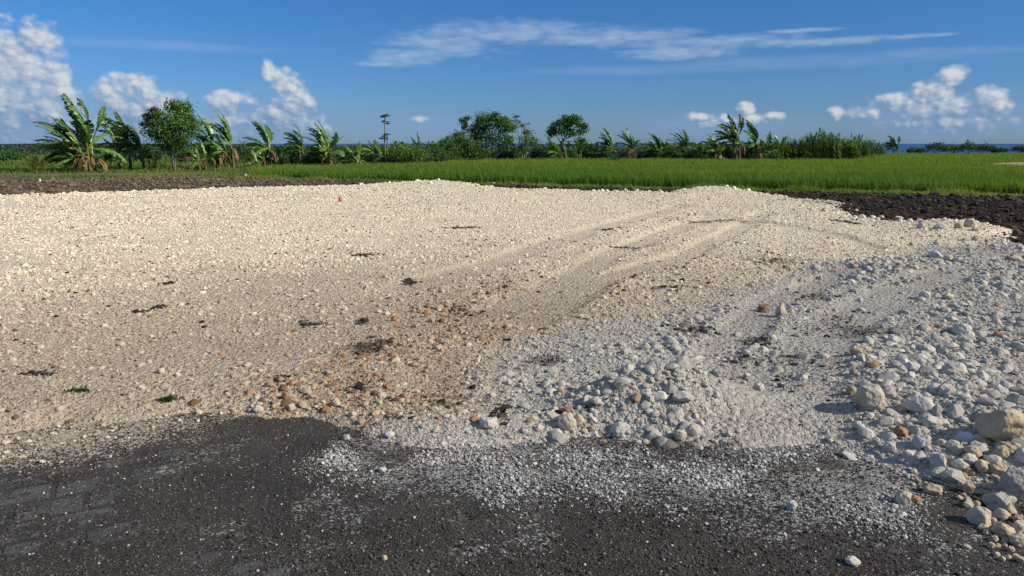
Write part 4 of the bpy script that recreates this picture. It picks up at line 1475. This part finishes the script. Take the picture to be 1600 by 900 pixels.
HERO = [
    (1592, 692, 100, 54, TANC, 'largest tan boulder, half cut off by the right edge of the view', 0),
    (1366, 640, 48, 44, CREAMC, 'big pale rounded boulder in the middle of the right stone field', 1),
    (1442, 647, 52, 30, WHITEC, 'long low white rock right of the big pale rounded boulder', 2),
    (1497, 588, 40, 24, WHITEC, 'slanting white slab in the upper right stone field', 3),
    (1349, 556, 36, 18, TANC, 'flat brown-topped rock beside the dark smear in the right track', 4),
    (1508, 523, 34, 20, WHITEC, 'rounded white rock with a split, high in the right stone field', 5),
    (1223, 492, 20, 23, CREAMC, 'upright cream stone standing between dark soil smears', 6),
    (1196, 488, 24, 15, BROWNC, 'brown stone left of the upright cream stone', 7),
    (1344, 674, 22, 18, WHITEC, 'squarish white rock below the big pale boulder', 8),
    (1330, 618, 17, 20, TANC, 'yellowish stone touching the left of the big pale boulder', 9),
    (1375, 642, 28, 20, CREAMC, 'cream rock leaning on the right of the big pale boulder', 10),
    (1415, 789, 29, 25, CREAMC, 'knobbly cream rock at the edge of the dark road, left of the tan pair', 11),
    (1433, 785, 18, 12, ORANGEC, 'small reddish stone tucked beside the knobbly cream rock', 12),
    (1461, 773, 29, 20, TANC, 'tan rock with a split face on the road edge', 13),
    (1535, 821, 38, 32, CREAMC, 'lumpy cream boulder on the dark road beside the heap', 11),
    (1536, 828, 16, 11, TANC, 'flat tan stone under the lumpy cream boulder', 2),
    (1566, 797, 46, 30, GREYC, 'grey pitted rock on the heap at the right', 3),
    (1594, 782, 50, 56, GREYC, 'tall grey block at the right edge below the largest boulder', 4),
    (1575, 841, 38, 24, TANC, 'broad tan rock low on the heap at the right', 0),
    (1597, 855, 30, 22, CREAMC, 'pale rock at the lowest right corner of the heap', 1),
    (1567, 812, 26, 20, CREAMC, 'smooth egg-shaped cream rock in the heap', 5),
    (1582, 803, 24, 18, TANC, 'rounded tan rock behind the egg-shaped one', 6),
    (1596, 832, 22, 22, CREAMC, 'cream rock cut by the right edge in the lower heap', 7),
    (1525, 717, 30, 22, TANC, 'tan angular rock below the left side of the largest boulder', 8),
    (1566, 717, 26, 22, TANC, 'brownish rock directly below the largest boulder', 9),
    (1582, 712, 30, 18, TANC, 'oval tan rock right under the largest boulder', 10),
    (1540, 742, 30, 22, TANC, 'smooth tan rock in the upper heap, left of a paired one', 12),
    (1562, 745, 28, 24, TANC, 'blocky tan rock in the upper heap, right of a paired one', 13),
    (1517, 727, 28, 18, CREAMC, 'pale wedge-shaped rock at the left fringe of the heap', 2),
    (1500, 710, 24, 16, CREAMC, 'rough cream rock left of the heap below the largest boulder', 3),
    (1516, 772, 18, 22, TANC, 'upright tan stone at the left foot of the heap', 4),
    (1497, 751, 15, 12, TANC, 'small tan wedge left of the upright tan stone', 5),
    (1514, 782, 12, 8, CREAMC, 'small cream pebble before the upright tan stone', 6),
    (1444, 701, 30, 22, BLUEC, 'blue-grey rock midway between the pale boulder and the heap', 7),
    (1440, 723, 26, 17, BLUEC, 'blue-grey rock with a dark shadow below it, under its twin', 8),
    (1465, 723, 19, 13, TANC, 'tan stone right of the lower blue-grey rock', 9),
    (1474, 698, 19, 12, CREAMC, 'cream stone above the tan stone right of the blue-grey rocks', 10),
    (1393, 706, 24, 16, WHITEC, 'white rock left of the blue-grey rocks', 11),
    (1411, 682, 24, 18, ORANGEC, 'reddish-flanked rock near the top of the right stone field', 12),
    (1460, 670, 34, 22, WHITEC, 'white rock above the blue-grey rocks', 13),
    (762, 672, 34, 18, WHITEC, 'flat white rock at the near edge of the pad, alone', 1),
    (885, 674, 34, 30, CREAMC, 'rough cream rock left of the white mound', 2),
    (904, 668, 22, 24, CREAMC, 'cream rock behind the rough one left of the white mound', 5),
    (742, 661, 18, 12, ORANGEC, 'reddish stone left of the flat white rock', 6),
    (886, 646, 14, 10, ORANGEC, 'brick-red flat stone above the rough cream rock', 7),
    (607, 686, 22, 11, WHITEC, 'oval white stone lying on the road at the pad corner', 8),
    (540, 688, 16, 11, WHITEC, 'white stone on the road left of the oval one', 9),
    (1239, 798, 20, 17, BLUEC, 'lone grey-white stone on the dust-covered road', 10),
    (600, 875, 10, 9, TANC, 'single tan pebble on the dark road near the bottom', 11),
    (1335, 884, 26, 13, WHITEC, 'crushed white lump on the dark road near the bottom right', 12),
    (1512, 858, 14, 9, CREAMC, 'small cream stone on the road left of the lower heap', 13),
    (597, 738, 15, 9, WHITEC, 'small white stone at the left end of the dust band', 1),
    (1113, 605, 30, 22, BLUEC, 'grey rock on top of the ridge behind the white mound', 0),
    (1120, 608, 18, 14, BLUEC, 'rounded grey rock right of the ridge-top grey rock', 4),
    (1187, 613, 20, 16, WHITEC, 'white rock at the right end of the ridge behind the mound', 3),
    (1060, 663, 17, 13, CREAMC, 'cream stone half way up the right flank of the mound', 2),
    (1064, 692, 24, 20, CREAMC, 'cream rock at the foot of the white mound', 1),
    (1140, 683, 14, 12, GREYC, 'grey stone on the smooth powder right of the mound', 6),
    (968, 686, 22, 18, BLUEC, 'bluish rock at the left foot of the white mound', 7),
    (932, 636, 20, 15, WHITEC, 'white rock left of the top of the mound', 8),
    (1345, 472, 12, 8, WHITEC, 'white stone in the upper right track', 5),
    (1230, 420, 14, 7, BROWNC, 'dark stone on the boundary of cream and grey rubble', 6),
    (1519, 355, 20, 17, CREAMC, 'upright cream lump at the far right rim, with a paler one beside it', 1),
    (1501, 358, 17, 14, TANC, 'tan lump left of the upright cream lump on the far right rim', 3),
    (1472, 359, 24, 12, WHITEC, 'long white lump on the far right rim', 2),
    (1441, 356, 14, 10, WHITEC, 'round white lump on the far right rim left of the long one', 5),
    (1406, 346, 16, 12, CREAMC, 'cream lump farthest left on the far right rim', 4),
    (1380, 343, 14, 10, CREAMC, 'pale lump on the rim corner by the dark soil', 6),
    (1466, 404, 26, 14, WHITEC, 'white rock leading a line of three at the upper right', 0),
    (1483, 408, 18, 12, CREAMC, 'cream rock in the middle of a line of three at the upper right', 9),
    (1500, 410, 20, 9, WHITEC, 'low white rock ending a line of three at the upper right', 10),
    (1448, 466, 22, 14, WHITEC, 'white rock beside a yellowish one in the upper right field', 11),
    (1485, 468, 20, 12, CREAMC, 'yellowish rock right of a white one in the upper right field', 12),
    (1577, 452, 24, 17, WHITEC, 'white round rock near the right edge of the upper field', 13),
    (1590, 408, 22, 10, CREAMC, 'flat cream rock at the right edge by the dark soil', 2),
    (64, 306, 10, 6, CREAMC, 'half-round pale lump on the far left rim', 4),
    (48, 305, 10, 6, CREAMC, 'pale lump next to the half-round one on the far left rim', 5),
    (80, 307, 8, 4.5, CREAMC, 'third pale lump along the far left rim', 6),
    (770, 290, 8, 7, CREAMC, 'pale lump sticking up from the middle of the far rim', 7),
    (678, 285, 10, 5, CREAMC, 'pale lump on the crest of the far rim', 8),
    (990, 298, 8, 5, CREAMC, 'pale lump on the far rim over the dark soil strip', 9),
    (441, 613, 16, 14, BROWNC, 'dark clod-like stone over a reddish one near the pad edge', 9),
    (445, 625, 14, 16, ORANGEC, 'reddish stone under the dark clod-like one near the pad edge', 2),
    (453, 644, 17, 14, CREAMC, 'cream stone in the row along the near pad edge', 3),
    (401, 646, 20, 13, WHITEC, 'white stone at the start of the row along the near pad edge', 5),
    (508, 646, 16, 11, ORANGEC, 'rust-coloured stone in the row along the near pad edge', 7),
    (524, 637, 18, 13, CREAMC, 'cream-white stone behind the rust-coloured one at the pad edge', 8),
    (250, 584, 14, 11, CREAMC, 'pale stone alone in the left gravel', 1),
    (276, 589, 12, 9, CREAMC, 'second pale stone right of the lone one in the left gravel', 0),
    (615, 502, 11, 10, ORANGEC, 'orange stone in the middle of the gravel near dark clods', 1),
    (107, 458, 7, 6, BROWNC, 'brown stone alone on the left gravel', 2),
]
for (u, vb, w, h, c, lab, mi) in HERO:
    rock(u, vb, w, h, c, lab, 'limestone_boulder' if w > 60 else 'limestone_rock', mi=mi)

ZONES = [  # u range, v range, count, size range px, colours, group, label
    ((1290, 1430), (600, 700), 28, (8, 20), (WHITEC, CREAMC, GREYC, WHITEC), 'stones around the big pale boulder', 'fist-sized pale stone packed around the big pale boulder'),
    ((1430, 1550), (560, 690), 26, (8, 20), (WHITEC, BLUEC, CREAMC, WHITEC), 'stones in the middle of the right field', 'pale stone in the right field between the white slab and the largest boulder'),
    ((1380, 1580), (430, 550), 20, (7, 16), (WHITEC, BLUEC, CREAMC), 'stones in the upper right field', 'pale grey stone in the upper right field beyond the white slab'),
    ((1500, 1600), (690, 800), 40, (12, 26), (TANC, CREAMC, TANC), 'small tan stones of the heap', 'small tan stone wedged in the heap below the largest boulder'),
    ((1400, 1510), (690, 770), 16, (8, 16), (WHITEC, CREAMC, BLUEC), 'stones left of the heap', 'small pale stone lying left of the tan heap'),
    ((1545, 1600), (800, 880), 16, (12, 24), (CREAMC, TANC), 'small stones low on the heap', 'small pale stone in the lowest part of the tan heap'),
    ((940, 1190), (545, 625), 20, (8, 17), (WHITEC, BLUEC, CREAMC), 'stones on the ridge behind the white mound', 'pale stone on the ridge behind the white mound'),
    ((780, 960), (600, 680), 24, (8, 17), (WHITEC, CREAMC, WHITEC, TANC), 'stones left of the white mound', 'pale stone left of the white mound'),
    ((970, 1130), (640, 695), 10, (6, 12), (WHITEC, CREAMC), 'stones on the flank of the white mound', 'small pale stone stuck in the flank of the white mound'),
    ((360, 600), (618, 655), 24, (8, 15), (CREAMC, CREAMC, ORANGEC, TANC), 'stones along the near pad edge', 'small cream or rusty stone in the row along the near pad edge'),
    ((1390, 1550), (350, 385), 14, (7, 15), (CREAMC, WHITEC, TANC), 'lumps below the far right rim', 'pale lump just inside the far right rim of the limestone'),
    ((1560, 1610), (395, 430), 6, (9, 15), (GREYC, WHITEC), 'stones by the dark soil at the right', 'grey stone at the right edge beside the dark soil'),
]
for (ur, vr, cnt, sr, cols_, grp, lab) in ZONES:
    made = tries = 0
    while made < cnt and tries < cnt * 30:
        tries += 1
        u, v = rng.uniform(*ur), rng.uniform(*vr)
        w = .88 * (sr[0] + (sr[1] - sr[0]) * rng.uniform(0, 1) ** 2)
        x, y = at(u, v)
        s = math.hypot(y, EYE) / F * w
        if any((x - a) ** 2 + (y - b_) ** 2 < ((s + c_w) * .42) ** 2 for a, b_, c_w in used):
            continue
        if pad_h(np.array([x]), np.array([y]))[0] < 0.0 and v < 790 and u < 1400:
            continue
        rock(u, v, w, w * rng.uniform(.6, .85), cols_[int(rng.integers(0, len(cols_)))], lab, group=grp, jitter=.15)
        made += 1

# ------------------------------------------------------------------ light
SUN_AZ, SUN_EL = 110.0, 32.0
world = bpy.data.worlds.new('World')
scene.world = world
world.use_nodes = True
nt = world.node_tree
nt.nodes.clear()
b = NB(nt)
sky = b.n('ShaderNodeTexSky', sky_type='NISHITA')
sky.sun_disc = False
sky.sun_elevation = R(SUN_EL)
sky.sun_rotation = R(SUN_AZ)
sky.altitude = 0
sky.air_density = 1.0
sky.dust_density = 0.25
sky.ozone_density = 5.0
d = b.n('ShaderNodeTexCoord').outputs['Generated']
sp = b.n('ShaderNodeSeparateXYZ')
b.put(sp.inputs[0], d)
AZ = b.m('MULTIPLY', b.m('ARCTAN2', sp.outputs[0], sp.outputs[1]), 57.29578)
EL = b.m('MULTIPLY', b.m('ARCSINE', sp.outputs[2]), 57.29578)
cb = b.n('ShaderNodeCombineXYZ')
b.put(cb.inputs[0], AZ)
b.put(cb.inputs[1], EL)
P0 = cb.outputs[0]

CUM = [(58, 62, 38, 36), (40, 108, 72, 56), (90, 125, 28, 52), (10, 150, 95, 75), (70, 165, 62, 52), (40, 195, 95, 40), (0, 100, 60, 75),
       (205, 140, 58, 26), (245, 160, 42, 26), (175, 150, 34, 30), (215, 178, 70, 28), (350, 157, 36, 19), (388, 157, 18, 13), (448, 140, 30, 36), (420, 112, 12, 22),
       (462, 165, 30, 36), (440, 185, 50, 22), (1488, 118, 26, 22), (1455, 145, 42, 22), (1398, 160, 40, 19), (1545, 162, 36, 28), (1485, 168, 85, 24), (1435, 175, 50, 20), (1360, 178, 40, 12),
       (1305, 177, 13, 14), (1165, 170, 15, 13), (1210, 182, 19, 8), (1085, 185, 24, 9), (1160, 190, 60, 12), (655, 186, 15, 7),
       (60, 205, 130, 34), (200, 205, 110, 34), (370, 200, 100, 30), (470, 205, 50, 26), (1470, 196, 130, 20), (1110, 196, 60, 10)]
CIR = [(640, 88, 70, 16), (700, 68, 110, 24), (800, 50, 150, 22), (950, 58, 170, 17), (1100, 66, 190, 12), (1280, 65, 170, 8), (1420, 57, 80, 4), (1060, 82, 105, 14), (1250, 48, 70, 4), (600, 100, 50, 6)]


def blob_group(name, blobs, stretch, ns, amp, det, rough):
    g = bpy.data.node_groups.new(name, 'ShaderNodeTree')
    g.interface.new_socket('P', in_out='INPUT', socket_type='NodeSocketVector')
    g.interface.new_socket('D', in_out='OUTPUT', socket_type='NodeSocketFloat')
    q = NB(g)
    gi, go = q.n('NodeGroupInput'), q.n('NodeGroupOutput')
    P = gi.outputs[0]
    acc = None
    for (u, v, ru_, rv) in blobs:
        a0, e0 = azel(u, v)
        ra = abs(azel(u + ru_, v)[0] - azel(u - ru_, v)[0]) / 2
        re = abs(azel(u, v + rv)[1] - azel(u, v - rv)[1]) / 2
        V = q.vm('MULTIPLY', q.vm('SUBTRACT', P, (a0, e0, 0)), (1 / ra, 1 / re, 0))
        f_ = q.m('SUBTRACT', 1.0, q.vm('DOT_PRODUCT', V, V))
        acc = f_ if acc is None else q.m('SMOOTH_MAX', acc, f_, 0.25)
    acc = q.m('MAXIMUM', acc, -1.5)
    PS = q.vm('MULTIPLY', P, stretch)
    n1 = q.noise(PS, ns, det, rough)
    n2 = q.voro(PS, ns * 2.6, 'SMOOTH_F1', smooth=.6)
    nn_ = q.m('SUBTRACT', n1, 0.5)
    nn_ = q.m('ADD', nn_, q.m('MULTIPLY', q.m('SUBTRACT', .42, n2), .30))
    q.put(go.inputs[0], q.m('MULTIPLY_ADD', nn_, amp, acc))
    return g


def use(gr, vec):
    nd = b.n('ShaderNodeGroup')
    nd.node_tree = gr
    b.put(nd.inputs[0], vec)
    return nd.outputs[0]


gc = blob_group('cumulus field', CUM, (1, 1.25, 1), 0.6, 3.1, 9, 0.62)
HAZ = [(60, 195, 190, 70), (230, 195, 160, 45), (440, 190, 100, 60), (1480, 185, 200, 50), (1130, 200, 170, 30), (640, 200, 160, 30), (20, 130, 120, 90)]
gh = blob_group('humid bank', HAZ, (.6, 1.2, 1), 0.4, 1.0, 4, 0.5)
gs_ = blob_group('cirrus field', CIR, (0.3, 1.1, 1), 1.1, 2.7, 9, 0.7)
D0 = use(gc, P0)
D1 = use(gc, b.vm('ADD', P0, (0.55, 0.5, 0)))
D2 = use(gc, b.vm('ADD', P0, (0.18, 0.16, 0)))
a_c = b.m('MULTIPLY', b.ss(D0, -0.3, 1.05), 0.9)
lit = b.m('ADD', b.m('MULTIPLY', b.m('SUBTRACT', D0, D1), 0.30), b.m('MULTIPLY', b.m('SUBTRACT', D0, D2), 0.5))
lit = b.m('ADD', lit, b.m('MULTIPLY', b.ss(EL, 0.5, 3.8), 0.52))
lit = b.m('ADD', lit, 0.06, clamp=True)
ccol = b.mix(lit, (0.20, 0.33, 0.56), (0.78, 0.80, 0.83))
# clouds dissolve towards the humid horizon
a_c = b.m('MULTIPLY', a_c, b.m('MULTIPLY_ADD', b.ss(EL, 0.2, 2.0), 0.4, 0.6))
dc = use(gs_, P0)
a_s = b.m('MULTIPLY', b.ss(dc, -0.4, 1.9), 0.62)

a_h = b.m('MULTIPLY', b.ss(use(gh, P0), -.3, 1.5), 0.72)
gv = blob_group('veil field', [(1260, 96, 240, 12), (1430, 84, 200, 10), (1000, 110, 200, 8), (250, 70, 200, 10)], (0.25, 1.0, 1), 0.8, 2.2, 7, 0.65)
a_w = b.m('MULTIPLY', b.ss(use(gv, P0), -.5, 1.8), .2)
# unseen thin veil added above the view as neutral fill light
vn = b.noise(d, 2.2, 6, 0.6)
a_fill = b.m('MULTIPLY', b.ss(EL, 16, 34), b.m('MULTIPLY_ADD', b.ss(vn, .35, .65), .45, .15))
a_s = b.m('MAXIMUM', b.m('MAXIMUM', a_s, a_w), a_fill)

SKY_K, CLOUD_K = 0.056, 0.74
bg1 = b.n('ShaderNodeBackground')
hs = b.n('ShaderNodeHueSaturation')
hs.inputs['Saturation'].default_value = 1.03
b.put(hs.inputs['Color'], b.mix(1.0, sky.outputs[0], b.mix(b.ss(EL, 0.0, 9.0), (0.62, 0.90, 1.46), (0.56, 0.95, 1.44)), 'MULTIPLY'))
b.put(bg1.inputs[0], hs.outputs[0])
bg1.inputs[1].default_value = SKY_K
bg2 = b.n('ShaderNodeBackground')
b.put(bg2.inputs[0], ccol)
bg2.inputs[1].default_value = CLOUD_K
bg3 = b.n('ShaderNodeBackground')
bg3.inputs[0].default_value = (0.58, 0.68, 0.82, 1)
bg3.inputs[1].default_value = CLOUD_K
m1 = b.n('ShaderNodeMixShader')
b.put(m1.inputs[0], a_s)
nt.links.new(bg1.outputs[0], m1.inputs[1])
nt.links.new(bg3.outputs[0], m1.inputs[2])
m2 = b.n('ShaderNodeMixShader')
b.put(m2.inputs[0], a_c)
bg4 = b.n('ShaderNodeBackground')
bg4.inputs[0].default_value = (0.24, 0.40, 0.66, 1)
bg4.inputs[1].default_value = CLOUD_K
mh = b.n('ShaderNodeMixShader')
b.put(mh.inputs[0], a_h)
nt.links.new(m1.outputs[0], mh.inputs[1])
nt.links.new(bg4.outputs[0], mh.inputs[2])
nt.links.new(mh.outputs[0], m2.inputs[1])
nt.links.new(bg2.outputs[0], m2.inputs[2])
ow = b.n('ShaderNodeOutputWorld')
nt.links.new(m2.outputs[0], ow.inputs[0])

sl = bpy.data.lights.new('sun', 'SUN')
sl.energy = 4.6
sl.angle = R(0.9)
sl.color = (1.0, 0.90, 0.76)
so = bpy.data.objects.new('sun', sl)
COL.objects.link(so)
sv = np.array([math.sin(R(SUN_AZ)) * math.cos(R(SUN_EL)), math.cos(R(SUN_AZ)) * math.cos(R(SUN_EL)), math.sin(R(SUN_EL))])
from mathutils import Vector
so.rotation_euler = Vector(sv).to_track_quat('Z', 'Y').to_euler()
so.location = tuple(sv * 50)

vs = scene.view_settings
vs.view_transform = 'Standard'
vs.look = 'None'
vs.exposure = 0.22
vs.gamma = 1.0
vs.use_curve_mapping = False
scene.render.engine = 'CYCLES'
scene.cycles.max_bounces = 6
scene.cycles.transparent_max_bounces = 4
